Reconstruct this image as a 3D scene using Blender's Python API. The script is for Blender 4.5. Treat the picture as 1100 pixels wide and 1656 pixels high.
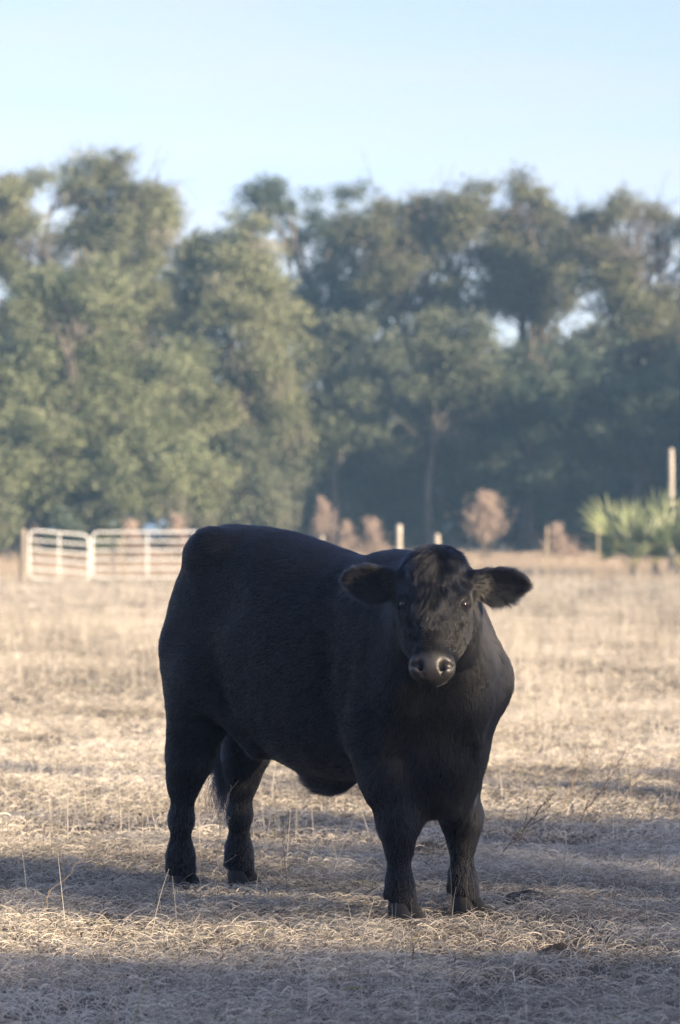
import bpy, math, random
import numpy as np
from mathutils import Vector, Matrix

for o in list(bpy.data.objects):
    bpy.data.objects.remove(o)
scene = bpy.context.scene
rng = np.random.default_rng(11)
random.seed(11)

# ------------------------------------------------------------------ camera
CAM_H = 1.41
FPX = 5085.0                      # focal length in photo pixels (photo is 1100 x 1656)
cam_d = bpy.data.cameras.new('camera')
cam = bpy.data.objects.new('camera', cam_d)
scene.collection.objects.link(cam)
cam.location = (0, 0, CAM_H)
cam.rotation_euler = (math.radians(90) + math.atan(22 / FPX), 0, 0)
cam_d.sensor_fit = 'AUTO'
cam_d.sensor_width = 36
cam_d.lens = 36 * FPX / 1656
cam_d.clip_start = 0.1
cam_d.clip_end = 6000
cam_d.dof.use_dof = True
cam_d.dof.focus_distance = 11.05
cam_d.dof.aperture_fstop = 3.8
scene.camera = cam
scene.render.resolution_x = 680
scene.render.resolution_y = 1024

# ------------------------------------------------------------------ sun, sky, exposure
SUN_EL = math.radians(15.0)
SUN_H = Vector((0.84, -0.54, 0)).normalized()          # low sun from the right, a little behind the camera
SUN_DIR = Vector((SUN_H.x * math.cos(SUN_EL), SUN_H.y * math.cos(SUN_EL), math.sin(SUN_EL)))
sun_d = bpy.data.lights.new('sun', 'SUN')
sun_d.energy = 5.0
sun_d.angle = math.radians(0.55)
sun_d.color = (1.0, 0.77, 0.50)
sun = bpy.data.objects.new('sun', sun_d)
scene.collection.objects.link(sun)
sun.rotation_euler = SUN_DIR.to_track_quat('Z', 'Y').to_euler()
sun.location = (30, -20, 40)

world = bpy.data.worlds.new('World')
scene.world = world
world.use_nodes = True
wn, wl = world.node_tree.nodes, world.node_tree.links
wn.clear()
w_out = wn.new('ShaderNodeOutputWorld')
w_bg = wn.new('ShaderNodeBackground')
w_sky = wn.new('ShaderNodeTexSky')
w_sky.sky_type = 'NISHITA'
w_sky.sun_disc = False
w_sky.sun_elevation = SUN_EL
w_sky.sun_rotation = math.atan2(SUN_DIR.x, SUN_DIR.y)
w_sky.altitude = 0
w_sky.air_density = 1.0
w_sky.dust_density = 1.0
w_sky.ozone_density = 3.2
w_bg.inputs['Strength'].default_value = 0.093
# thin streaks of high cirrus
w_tc = wn.new('ShaderNodeTexCoord')
w_map = wn.new('ShaderNodeMapping')
w_map.inputs['Scale'].default_value = (2.2, 2.2, 16.0)
w_map.inputs['Rotation'].default_value = (0, math.radians(6), 0)
w_noise = wn.new('ShaderNodeTexNoise')
w_noise.inputs['Scale'].default_value = 3.0
w_noise.inputs['Detail'].default_value = 5.0
w_noise.inputs['Roughness'].default_value = 0.55
w_ramp = wn.new('ShaderNodeMapRange')
w_ramp.inputs['From Min'].default_value = 0.42
w_ramp.inputs['From Max'].default_value = 0.78
w_ramp.inputs['To Min'].default_value = 0.28
w_ramp.inputs['To Max'].default_value = 0.66
w_mix = wn.new('ShaderNodeMix')
w_mix.data_type = 'RGBA'
w_bw = wn.new('ShaderNodeRGBToBW')
w_tint = wn.new('ShaderNodeMix')
w_tint.data_type = 'RGBA'
w_tint.blend_type = 'MULTIPLY'
w_tint.inputs['Factor'].default_value = 1.0
w_tint.inputs['B'].default_value = (1.08, 0.91, 1.05, 1)
wl.new(w_tc.outputs['Generated'], w_map.inputs['Vector'])
wl.new(w_map.outputs['Vector'], w_noise.inputs['Vector'])
wl.new(w_noise.outputs['Fac'], w_ramp.inputs['Value'])
wl.new(w_ramp.outputs['Result'], w_mix.inputs['Factor'])
wl.new(w_sky.outputs['Color'], w_tint.inputs['A'])
wl.new(w_tint.outputs['Result'], w_mix.inputs['A'])
wl.new(w_tint.outputs['Result'], w_bw.inputs['Color'])
wl.new(w_bw.outputs['Val'], w_mix.inputs['B'])
wl.new(w_mix.outputs['Result'], w_bg.inputs['Color'])
wl.new(w_bg.outputs['Background'], w_out.inputs['Surface'])

vs = scene.view_settings
vs.view_transform = 'Standard'
vs.look = 'None'
vs.exposure = 1.76
vs.gamma = 1.0
vs.use_curve_mapping = False
scene.cycles.max_bounces = 6
scene.cycles.diffuse_bounces = 3
scene.cycles.glossy_bounces = 3
scene.cycles.transmission_bounces = 3
scene.cycles.transparent_max_bounces = 6
scene.cycles.volume_bounces = 0
scene.cycles.caustics_reflective = False
scene.cycles.caustics_refractive = False
scene.cycles.use_denoising = True
scene.cycles.denoising_prefilter = 'FAST'
scene.cycles_curves.shape = 'RIBBONS'

# ------------------------------------------------------------------ small helpers
def link(name, data, parent=None):
    o = bpy.data.objects.new(name, data)
    scene.collection.objects.link(o)
    if parent is not None:
        o.parent = parent
    return o

def tag(o, label=None, cat=None, group=None, kind=None):
    if label: o['label'] = label
    if cat: o['category'] = cat
    if group: o['group'] = group
    if kind: o['kind'] = kind
    return o

def np_mesh(name, verts, faces, smooth=True):
    """verts (n,3); faces (m,k) with one k, as numpy arrays"""
    me = bpy.data.meshes.new(name)
    verts = np.ascontiguousarray(verts, dtype=np.float32)
    faces = np.ascontiguousarray(faces, dtype=np.int32)
    m, k = faces.shape
    me.vertices.add(len(verts)); me.vertices.foreach_set('co', verts.ravel())
    me.loops.add(m * k); me.loops.foreach_set('vertex_index', faces.ravel())
    me.polygons.add(m)
    me.polygons.foreach_set('loop_start', np.arange(0, m * k, k, dtype=np.int32))
    me.update(calc_edges=True)
    me.polygons.foreach_set('use_smooth', np.full(m, smooth))
    return me

def np_attr(me, name, values):
    a = me.attributes.new(name, 'FLOAT', 'POINT')
    a.data.foreach_set('value', np.ascontiguousarray(values, dtype=np.float32))

def np_curves(name, pts, radius, tip=0.25):
    """pts (n, k, 3) strands with k points; radius (n,) at the root"""
    n, k, _ = pts.shape
    cu = bpy.data.hair_curves.new(name)
    cu.add_curves([k] * n)
    cu.position_data.foreach_set('vector', np.ascontiguousarray(pts, dtype=np.float32).ravel())
    taper = np.linspace(1, tip, k)[None, :]
    r = (radius[:, None] * taper).astype(np.float32)
    a = cu.attributes.get('radius') or cu.attributes.new('radius', 'FLOAT', 'POINT')
    a.data.foreach_set('value', np.ascontiguousarray(r).ravel())
    return cu

def curve_attr(cu, name, values):
    a = cu.attributes.new(name, 'FLOAT', 'CURVE')
    a.data.foreach_set('value', np.ascontiguousarray(values, dtype=np.float32))

def new_mat(name):
    m = bpy.data.materials.new(name)
    m.use_nodes = True
    nt = m.node_tree
    nt.nodes.clear()
    out = nt.nodes.new('ShaderNodeOutputMaterial')
    return m, nt.nodes, nt.links, out

def at_px(px, py, d):
    """point at depth d (metres along +Y) that shows at photo pixel (px, py)"""
    return Vector(((px - 550) / FPX * d, d, CAM_H - (py - 850) / FPX * d))

def ground_px(px, py):
    d = FPX * CAM_H / (py - 850)
    return Vector(((px - 550) / FPX * d, d, 0))

def vnoise(p, scale, seed=0):
    """smooth value noise for (n,2) or (n,3) points, 0..1"""
    p = np.asarray(p, dtype=np.float64) * scale
    i = np.floor(p).astype(np.int64); f = p - i
    f = f * f * (3 - 2 * f)
    dim = p.shape[1]
    out = np.zeros(len(p))
    mult = np.array([73856093, 19349663, 83492791][:dim], dtype=np.int64)
    for c in range(2 ** dim):
        off = np.array([(c >> b) & 1 for b in range(dim)], dtype=np.int64)
        h = ((i + off) * mult).sum(1) ^ (seed * 2654435761)
        h = (h ^ (h >> 13)) * 1274126177
        h = (h ^ (h >> 16)) & 0xffff
        w = np.prod(np.where(off == 1, f, 1 - f), axis=1)
        out += w * h / 65535.0
    return out
# ------------------------------------------------------------------ the cow
# local axes: +X towards the head, +Y to its left, Z up, origin on the ground under the middle of the body
COW_O = Vector((-0.069, 11.775, 0.0))
COW_F = Vector((0.687, -0.727, 0)).normalized()
COW_YAW = math.atan2(COW_F.y, COW_F.x)

STEP = 0.0092
LO = np.array([-0.95, -0.78, -0.01]); HI = np.array([1.30, 0.46, 1.52])
GN = np.ceil((HI - LO) / STEP).astype(int) + 1
GX = (LO[0] + STEP * np.arange(GN[0])).astype(np.float32)
GY = (LO[1] + STEP * np.arange(GN[1])).astype(np.float32)
GZ = (LO[2] + STEP * np.arange(GN[2])).astype(np.float32)
FIELD = np.full(GN, 1.0, dtype=np.float32)

def sub(lo, hi):
    a = np.clip(np.floor((np.array(lo) - LO) / STEP).astype(int), 0, GN - 1)
    b = np.clip(np.ceil((np.array(hi) - LO) / STEP).astype(int) + 1, 1, GN)
    sl = tuple(slice(a[i], b[i]) for i in range(3))
    X, Y, Z = np.meshgrid(GX[sl[0]], GY[sl[1]], GZ[sl[2]], indexing='ij')
    return sl, X, Y, Z

def smin(a, b, k):
    h = np.maximum(k - np.abs(a - b), 0) / k
    return np.minimum(a, b) - h * h * k * 0.25

def smax(a, b, k):
    return -smin(-a, -b, k)

def add(sl, d, k, op='add'):
    cur = FIELD[sl]
    if op == 'add': FIELD[sl] = smin(cur, d.astype(np.float32), k)
    else: FIELD[sl] = smax(cur, -d.astype(np.float32), k)

def cone(a, b, ra, rb, k=0.05, op='add'):
    a = np.array(a, float); b = np.array(b, float)
    r = max(ra, rb) + k + 0.03
    sl, X, Y, Z = sub(np.minimum(a, b) - r, np.maximum(a, b) + r)
    ab = b - a; L2 = max(ab @ ab, 1e-9)
    t = np.clip(((X - a[0]) * ab[0] + (Y - a[1]) * ab[1] + (Z - a[2]) * ab[2]) / L2, 0, 1)
    dx = X - a[0] - t * ab[0]; dy = Y - a[1] - t * ab[1]; dz = Z - a[2] - t * ab[2]
    d = np.sqrt(dx * dx + dy * dy + dz * dz) - (ra + (rb - ra) * t)
    add(sl, d, k, op)

def chain(pts, k=0.04):
    for (p, r), (q, s) in zip(pts[:-1], pts[1:]):
        cone(p, q, r, s, k)

def ell(c, rad, k=0.05, R=None, op='add'):
    c = np.array(c, float); rad = np.array(rad, float)
    m = rad.max() + k + 0.03
    sl, X, Y, Z = sub(c - m, c + m)
    P = [X - c[0], Y - c[1], Z - c[2]]
    if R is not None:
        P = [R[i][0] * P[0] + R[i][1] * P[1] + R[i][2] * P[2] for i in range(3)]
    q0 = np.sqrt((P[0] / rad[0]) ** 2 + (P[1] / rad[1]) ** 2 + (P[2] / rad[2]) ** 2)
    q1 = np.sqrt((P[0] / rad[0] ** 2) ** 2 + (P[1] / rad[1] ** 2) ** 2 + (P[2] / rad[2] ** 2) ** 2)
    d = q0 * (q0 - 1) / np.maximum(q1, 1e-6)
    add(sl, d, k, op)

def smooth_table(tab, xs):
    tab = np.array(tab, float)
    dense = np.linspace(tab[0, 0], tab[-1, 0], 400)
    ker = np.exp(-np.linspace(-2.5, 2.5, 21) ** 2); ker /= ker.sum()
    out = []
    for c in range(1, tab.shape[1]):
        v = np.interp(dense, tab[:, 0], tab[:, c])
        v = np.convolve(np.pad(v, 10, mode='edge'), ker, 'valid')
        out.append(np.interp(xs, dense, v).astype(np.float32))
    return out

# trunk: a lofted tube        x     top   bottom width  height of widest
TRUNK = [(-0.80, 1.12, 1.05, 0.004, 0.5), (-0.765, 1.17, 0.96, 0.03, 0.52), (-0.73, 1.245, 0.84, 0.085, 0.55), (-0.68, 1.315, 0.75, 0.13, 0.58),
         (-0.62, 1.372, 0.69, 0.165, 0.60), (-0.56, 1.400, 0.65, 0.19, 0.60), (-0.50, 1.412, 0.665, 0.21, 0.60),
         (-0.35, 1.404, 0.60, 0.25, 0.57), (-0.20, 1.388, 0.525, 0.288, 0.50), (0.0, 1.340, 0.478, 0.308, 0.46),
         (0.16, 1.300, 0.468, 0.308, 0.45), (0.28, 1.294, 0.470, 0.292, 0.46), (0.40, 1.298, 0.462, 0.268, 0.48),
         (0.52, 1.280, 0.43, 0.25, 0.5), (0.62, 1.235, 0.405, 0.225, 0.5), (0.70, 1.15, 0.43, 0.185, 0.5),
         (0.76, 1.03, 0.52, 0.12, 0.5), (0.80, 0.86, 0.68, 0.01, 0.5)]

def build_trunk():
    sl, X, Y, Z = sub((-0.88, -0.44, 0.3), (0.88, 0.44, 1.5))
    xs = GX[sl[0]]
    top, bot, w, fr = smooth_table(TRUNK, np.clip(xs, -0.80, 0.80))
    top, bot, w, fr = (v[:, None, None] for v in (top, bot, w, fr))
    zc = bot + fr * (top - bot)
    h = np.where(Z > zc, top - zc, zc - bot)
    n = 2.25
    q = ((np.abs(Y) / w) ** n + (np.abs(Z - zc) / h) ** n) ** (1 / n)
    rad = np.sqrt(Y * Y + (Z - zc) ** 2)
    d = rad * (1 - 1 / np.maximum(q, 1e-4))
    d = np.where(rad < 1e-4, -0.1, d) * 0.9
    ex = np.maximum(np.abs(X) - 0.80, 0)
    d = np.where(ex > 0, np.sqrt(np.maximum(d, 0) ** 2 + ex ** 2) + 0.001, d)
    FIELD[sl] = np.minimum(FIELD[sl], d.astype(np.float32))

build_trunk()

for s in (-1, 1):                     # s = -1 is the near (right) side
    # hindquarter
    ell((-0.52, s * 0.148, 0.92), (0.185, 0.092, 0.32), 0.09)
    cone((-0.61, s * 0.122, 0.93), (-0.560, s * 0.145, 0.66), 0.105, 0.075, 0.08)
    cone((-0.46, s * 0.165, 0.84), (-0.560, s * 0.150, 0.57), 0.115, 0.076, 0.10)
    ell((-0.46, s * 0.155, 1.31), (0.10, 0.065, 0.06), 0.10)
    hy = -0.155 if s < 0 else 0.128
    hx = -0.63 if s < 0 else -0.61
    chain([((-0.575, hy, 0.57), 0.074), ((-0.578, hy, 0.50), 0.073), ((hx + 0.02, hy, 0.42), 0.050), ((hx + 0.004, hy, 0.28), 0.036),
           ((hx - 0.002, hy, 0.15), 0.037), ((hx + 0.002, hy, 0.105), 0.038), ((hx + 0.016, hy, 0.07), 0.041)], 0.06)
    cone((-0.632, hy, 0.545), (-0.628, hy, 0.47), 0.026, 0.032, 0.05)        # point of hock
    for q in (-1, 1): cone((hx - 0.045, hy + q * 0.022, 0.095), (hx - 0.052, hy + q * 0.026, 0.078), 0.014, 0.009, 0.015)
    # forequarter
    ell((0.50, s * 0.180, 0.90), (0.17, 0.085, 0.29), 0.10)
    cone((0.42, s * 0.14, 1.16), (0.645, s * 0.175, 0.85), 0.07, 0.100, 0.10)
    cone((0.645, s * 0.175, 0.85), (0.51, s * 0.180, 0.66), 0.095, 0.095, 0.10)
    fx = 0.585 if s < 0 else 0.612
    fy = -0.155 if s < 0 else 0.138
    chain([((0.50, s * 0.178, 0.68), 0.105), ((0.53, (s * 0.17 + fy) / 2, 0.50), 0.092), ((fx - 0.022, fy, 0.365), 0.066)], 0.07)
    ell((fx - 0.010, fy, 0.335), (0.058, 0.054, 0.075), 0.06)                          # knee
    chain([((fx - 0.02, fy, 0.36), 0.056), ((fx - 0.012, fy, 0.25), 0.034), ((fx - 0.012, fy, 0.15), 0.034),
           ((fx - 0.006, fy, 0.105), 0.037), ((fx + 0.010, fy, 0.07), 0.041)], 0.055)
    for q in (-1, 1): cone((fx - 0.050, fy + q * 0.022, 0.098), (fx - 0.058, fy + q * 0.026, 0.08), 0.014, 0.009, 0.015)

# brisket, dewlap, sheath, flank fold
cone((0.68, -0.01, 0.78), (0.645, 0.0, 0.46), 0.105, 0.075, 0.14)
cone((0.73, -0.05, 0.95), (0.68, -0.01, 0.62), 0.085, 0.075, 0.13)
ell((0.03, 0.0, 0.472), (0.115, 0.052, 0.058), 0.07)
# neck, bending to the animal's right towards the camera
cone((0.42, 0.0, 1.13), (0.80, -0.20, 1.19), 0.16, 0.115, 0.10)
cone((0.50, 0.0, 0.98), (0.80, -0.20, 1.07), 0.24, 0.135, 0.10)
cone((0.60, 0.0, 0.84), (0.80, -0.19, 0.99), 0.175, 0.095, 0.16)

# head frame: u down the face from the poll, v to its left, w out of the face
H_O = np.array([0.915 - 0.709 * 0.015, -0.300 - 0.705 * 0.015, 1.346])
_yaw = math.atan2(-0.709, 0.705) + math.radians(-3.0)
Hf = np.array([math.cos(_yaw), math.sin(_yaw), 0]); Hl = np.array([-math.sin(_yaw), math.cos(_yaw), 0])
_t = math.radians(25)
Hu = Hf * math.sin(_t) + np.array([0, 0, -math.cos(_t)])
Hw = Hf * math.cos(_t) + np.array([0, 0, math.sin(_t)])
Hv = Hl
RH = np.array([Hu, Hv, Hw])
def hp(u, v, w): return H_O + Hu * u + Hv * v + Hw * w
def hcone(a, b, ra, rb, k=0.03, op='add'): cone(hp(*a), hp(*b), ra, rb, k, op)
def hell(c, rad, k=0.03, op='add'): ell(hp(*c), rad, k, RH, op)

cone((0.78, -0.18, 1.14), hp(0.10, 0, -0.16), 0.14, 0.115, 0.07)
hell((0.115, 0, -0.115), (0.125, 0.108, 0.115), 0.05)               # cranium
hell((0.045, 0, -0.10), (0.055, 0.075, 0.08), 0.06)                 # poll
hell((0.20, 0, -0.095), (0.11, 0.112, 0.085), 0.05)                 # brow
for s in (-1, 1):
    hell((0.190, s * 0.093, -0.075), (0.05, 0.03, 0.045), 0.03)     # orbit ridge
    hell((0.255, s * 0.074, -0.115), (0.10, 0.040, 0.075), 0.05)    # cheek
    hcone((0.20, s * 0.068, -0.185), (0.40, s * 0.032, -0.115), 0.065, 0.040, 0.05)   # jaw
hcone((0.22, 0, -0.075), (0.42, 0, -0.055), 0.078, 0.056, 0.05)      # nose bridge
hell((0.437, 0, -0.062), (0.056, 0.070, 0.058), 0.04)               # muzzle
for s in (-1, 1):
    hell((0.444, s * 0.046, -0.045), (0.036, 0.030, 0.042), 0.025)  # nostril wing
hell((0.448, 0, -0.10), (0.038, 0.050, 0.045), 0.03)                # lips and chin
EYES = []
for s in (-1, 1):
    e = hp(0.203, s * 0.1035, -0.050)
    EYES.append(e)
    ell(e + Hw * 0.012 + Hv * s * 0.008, (0.021, 0.020, 0.017), 0.012, RH, 'cut')
    hcone((0.183, s * 0.113, -0.060), (0.193, s * 0.088, -0.028), 0.011, 0.010, 0.012)   # upper lid
    hcone((0.220, s * 0.108, -0.058), (0.222, s * 0.090, -0.034), 0.007, 0.007, 0.010)   # lower lid
    hcone((0.446, s * 0.045, 0.002), (0.462, s * 0.030, -0.030), 0.015, 0.010, 0.010, 'cut')   # nostril
    hcone((0.450, s * 0.054, -0.006), (0.442, s * 0.072, -0.040), 0.008, 0.004, 0.008, 'cut')
for s in (-1, 1):                                                     # mouth line
    hcone((0.482, 0, -0.062), (0.466, s * 0.050, -0.085), 0.007, 0.007, 0.008, 'cut')
    hcone((0.466, s * 0.050, -0.085), (0.425, s * 0.075, -0.105), 0.006, 0.004, 0.008, 'cut')

# ears: cupped shells that stand out sideways
EARS = {}
def ear(s, tip_dz, back):
    base = hp(0.100, s * 0.095, -0.105)
    tip = base + Hv * s * (0.240 if s > 0 else 0.238) + np.array([0, 0, tip_dz]) + Hf * back
    L = np.linalg.norm(tip - base); es = (tip - base) / L
    en = Hf * 0.93 + np.array([0, 0, -0.28]); en -= es * (en @ es); en /= np.linalg.norm(en)   # opening direction
    et = np.cross(en, es) * s
    if et[2] < 0: et = -et
    sl, X, Y, Z = sub(np.minimum(base, tip) - 0.12, np.maximum(base, tip) + 0.12)
    dx, dy, dz = X - base[0], Y - base[1], Z - base[2]
    S = dx * es[0] + dy * es[1] + dz * es[2]
    T = dx * et[0] + dy * et[1] + dz * et[2]
    N = dx * en[0] + dy * en[1] + dz * en[2]
    ss = np.array([-0.02, 0.0, 0.04, 0.09, 0.13, 0.17, 0.205, 0.235, 0.252]) * L / 0.252
    up = np.interp(S, ss, [0.026, 0.03, 0.038, 0.051, 0.055, 0.050, 0.039, 0.021, 0.0])
    dn = np.interp(S, ss, [0.026, 0.034, 0.052, 0.072, 0.074, 0.064, 0.046, 0.024, 0.0])
    T0 = (up - dn) / 2; Hh = (up + dn) / 2
    tt = (T - T0)
    q = np.clip(tt / np.maximum(Hh, 0.012), -1.4, 1.4)
    cup = -0.030 * (1 - q * q) * np.clip(Hh / 0.05, 0, 1) * np.clip(1.15 - S / L, 0.1, 1)
    th = 0.012
    d = smax(np.abs(N - cup) - th, (np.abs(tt) - Hh) * 0.85, 0.010)
    d = np.maximum(d, np.maximum(S - L, -0.02 - S))
    add(sl, d, 0.018)
    cone(hp(0.105, s * 0.075, -0.115), base + es * 0.05 - en * 0.012, 0.050, 0.034, 0.035)
    EARS[s] = (base, es, et, en, L)
# hollows and folds: flank hollow, crease behind the shoulder, fold of skin before the stifle, neck creases
for s in (-1, 1):
    ell((-0.27, s * 0.300, 1.17), (0.12, 0.050, 0.11), 0.07, None, 'cut')
    ell((0.335, s * 0.338, 0.88), (0.030, 0.045, 0.26), 0.06, None, 'cut')
    cone((-0.41, s * 0.205, 0.80), (-0.20, s * 0.150, 0.575), 0.055, 0.035, 0.06)
    cone((-0.47, s * 0.150, 1.335), (-0.60, s * 0.090, 1.275), 0.046, 0.040, 0.06)
    cone((0.55, s * 0.235, 1.06), (0.50, s * 0.262, 0.74), 0.022, 0.030, 0.06)
cone((0.70, -0.235, 1.20), (0.74, -0.275, 0.98), 0.016, 0.014, 0.03, 'cut')
ear(-1, 0.012, -0.05)
ear(1, -0.006, -0.03)

# tail down to the switch
TAIL = [((-0.66, 0.0, 1.305), 0.045), ((-0.725, 0.01, 1.22), 0.036), ((-0.745, 0.03, 1.05), 0.028),
        ((-0.735, 0.06, 0.85), 0.023), ((-0.72, 0.088, 0.68), 0.020), ((-0.695, 0.102, 0.56), 0.017)]
chain(TAIL, 0.025)

def surface_nets(F):
    ins = F < 0
    nx, ny, nz = F.shape
    c = np.zeros((nx - 1, ny - 1, nz - 1), dtype=np.int8)
    offs = [(i, j, k) for i in (0, 1) for j in (0, 1) for k in (0, 1)]
    for i, j, k in offs:
        c += ins[i:nx - 1 + i, j:ny - 1 + j, k:nz - 1 + k]
    act = (c > 0) & (c < 8)
    idx = np.argwhere(act)
    vid = np.full(act.shape, -1, dtype=np.int32)
    vid[act] = np.arange(len(idx))
    val = {o: F[idx[:, 0] + o[0], idx[:, 1] + o[1], idx[:, 2] + o[2]].astype(np.float64) for o in offs}
    acc = np.zeros((len(idx), 3)); cnt = np.zeros(len(idx))
    for o in offs:
        for ax in range(3):
            if o[ax] == 0:
                p = list(o); p[ax] = 1; p = tuple(p)
                a, b = val[o], val[p]
                m = (a < 0) != (b < 0)
                t = np.where(m, a / np.where(m, a - b, 1), 0)
                pt = np.tile(np.array(o, float), (len(idx), 1)); pt[:, ax] += t
                acc += pt * m[:, None]; cnt += m
    V = LO + STEP * (idx + acc / cnt[:, None])
    Q = []
    for ax in range(3):
        a = [slice(None)] * 3; b = [slice(None)] * 3
        a[ax] = slice(0, -1); b[ax] = slice(1, None)
        A, B = ins[tuple(a)], ins[tuple(b)]
        u, v = (ax + 1) % 3, (ax + 2) % 3
        e = np.argwhere(A != B)
        ok = (e[:, u] > 0) & (e[:, v] > 0) & (e[:, u] < F.shape[u] - 1) & (e[:, v] < F.shape[v] - 1)
        e = e[ok]
        flip = ~A[e[:, 0], e[:, 1], e[:, 2]]
        def cell(du, dv):
            q = e.copy(); q[:, u] += du; q[:, v] += dv
            return vid[q[:, 0], q[:, 1], q[:, 2]]
        q = np.stack([cell(-1, -1), cell(0, -1), cell(0, 0), cell(-1, 0)], 1)
        q[flip] = q[flip][:, ::-1]
        Q.append(q)
    return V, np.concatenate(Q)

BV, BQ = surface_nets(FIELD)

def relax(V, Q, it=2, lam=0.5):
    e = np.concatenate([Q[:, [0, 1]], Q[:, [1, 2]], Q[:, [2, 3]], Q[:, [3, 0]]])
    deg = np.bincount(e.ravel(), minlength=len(V)).astype(float)
    for _ in range(it):
        for l in (lam, -lam * 0.9):
            s = np.zeros_like(V)
            for c in range(3):
                s[:, c] = np.bincount(e[:, 0], V[e[:, 1], c], len(V)) + np.bincount(e[:, 1], V[e[:, 0], c], len(V))
            V = V + l * (s / deg[:, None] - V)
    return V
BV = relax(BV, BQ, 3)

cow = tag(link('cow', None), 'black hornless cow standing in dry grass with its face turned to the camera', 'cow')
cow.empty_display_size = 0.3
cow.location = COW_O
cow.rotation_euler = (0, 0, COW_YAW)
body_me = np_mesh('body', BV, BQ)
cow_body = link('body', body_me, cow)

def sstep(x, a, b):
    t = np.clip((x - a) / (b - a), 0, 1)
    return t * t * (3 - 2 * t)

HC = (BV - H_O) @ RH.T
np_attr(body_me, 'muzzle', sstep(HC[:, 0], 0.395, 0.43) * sstep(HC[:, 2], -0.10, -0.08) * (np.abs(HC[:, 1]) < 0.12) * sstep(HC[:, 2], -0.13, -0.07))

# --- hide and hair materials
hide_m, N_, L_, out = new_mat('black_hide')
pb = N_.new('ShaderNodeBsdfPrincipled')
at = N_.new('ShaderNodeAttribute'); at.attribute_name = 'muzzle'
vo = N_.new('ShaderNodeTexVoronoi'); vo.inputs['Scale'].default_value = 170
bp = N_.new('ShaderNodeBump'); bp.inputs['Strength'].default_value = 0.10; bp.inputs['Distance'].default_value = 0.004
tc = N_.new('ShaderNodeTexCoord')
ro = N_.new('ShaderNodeMapRange'); ro.inputs['To Min'].default_value = 0.65; ro.inputs['To Max'].default_value = 0.52
mc = N_.new('ShaderNodeMix'); mc.data_type = 'RGBA'
mc.inputs['A'].default_value = (0.0040, 0.0045, 0.0065, 1); mc.inputs['B'].default_value = (0.012, 0.012, 0.015, 1)
sp = N_.new('ShaderNodeMapRange'); sp.inputs['To Min'].default_value = 0.06; sp.inputs['To Max'].default_value = 0.6
L_.new(at.outputs['Fac'], sp.inputs['Value']); L_.new(sp.outputs['Result'], pb.inputs['Specular IOR Level'])
L_.new(tc.outputs['Object'], vo.inputs['Vector'])
L_.new(vo.outputs['Distance'], bp.inputs['Height'])
L_.new(at.outputs['Fac'], ro.inputs['Value']); L_.new(at.outputs['Fac'], mc.inputs['Factor'])
L_.new(mc.outputs['Result'], pb.inputs['Base Color']); L_.new(ro.outputs['Result'], pb.inputs['Roughness'])
L_.new(bp.outputs['Normal'], pb.inputs['Normal']); L_.new(pb.outputs['BSDF'], out.inputs['Surface'])
body_me.materials.append(hide_m)

coat_m, N_, L_, out = new_mat('black_coat_hair')
hb = N_.new('ShaderNodeBsdfHairPrincipled')
hb.parametrization = 'COLOR'
hb.inputs['Color'].default_value = (0.0030, 0.0038, 0.0066, 1)
hb.inputs['Roughness'].default_value = 0.38
hb.inputs['Radial Roughness'].default_value = 0.45
hb.inputs['IOR'].default_value = 1.52
hb.inputs['Random Roughness'].default_value = 0.2
L_.new(hb.outputs['BSDF'], out.inputs['Surface'])

# --- the coat: strands rooted on the body
def unit(v): return v / np.maximum(np.linalg.norm(v, axis=-1, keepdims=True), 1e-9)
tri = np.concatenate([BQ[:, [0, 1, 2]], BQ[:, [0, 2, 3]]])
tn = np.cross(BV[tri[:, 1]] - BV[tri[:, 0]], BV[tri[:, 2]] - BV[tri[:, 0]])
ta = np.linalg.norm(tn, axis=1)
vn = np.zeros_like(BV)
for c in range(3):
    for j in range(3):
        vn[:, c] += np.bincount(tri[:, j], tn[:, c], len(BV))
vn = unit(vn)
tc_ = BV[tri].mean(1)
hc = (tc_ - H_O) @ RH.T
dens = np.ones(len(tri))
isface = (hc[:, 0] > -0.08) & (hc[:, 0] < 0.43) & (np.abs(hc[:, 1]) < 0.16) & (hc[:, 2] > -0.16)
dens[isface] = 3.6
dens[(hc[:, 0] > 0.385 + 0.045 * rng.random(len(hc))) & (np.abs(hc[:, 1]) < 0.12) & (hc[:, 2] > -0.085)] = 0.0      # bare nose
dens[tc_[:, 2] < 0.03] = 0.0
for s in (-1, 1):
    base, es, et, en, L = EARS[s]
    q = tc_ - base
    S = q @ es
    m = (S > 0.02) & (S < L + 0.02) & (np.abs(q @ en) < 0.06) & (np.abs(q @ et) < 0.10)
    dens[m] = 3.0
for e in EYES: dens[np.linalg.norm(tc_ - e, axis=1) < 0.019] = 0.0
NH = 380000
pr = ta * dens; pr /= pr.sum()
ti = rng.choice(len(tri), NH, p=pr)
b = rng.random((NH, 2)); fl = b.sum(1) > 1; b[fl] = 1 - b[fl]
w3 = np.stack([1 - b.sum(1), b[:, 0], b[:, 1]], 1)
P = (BV[tri[ti]] * w3[:, :, None]).sum(1)
Nn = unit((vn[tri[ti]] * w3[:, :, None]).sum(1))
hc = (P - H_O) @ RH.T
flow = np.tile(np.array([-1.0, 0, -0.45]), (NH, 1))
length = np.full(NH, 0.021)
lift = np.full(NH, 0.24)
neck = sstep(P[:, 0], 0.5, 0.75)
flow = flow * (1 - neck[:, None]) + np.array([-0.45, 0.1, -1.0]) * neck[:, None]
length += 0.008 * neck
low = sstep(0.62 - P[:, 2], 0.0, 0.18)
leg = low * ((P[:, 0] < -0.42) | (P[:, 0] > 0.45))
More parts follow.
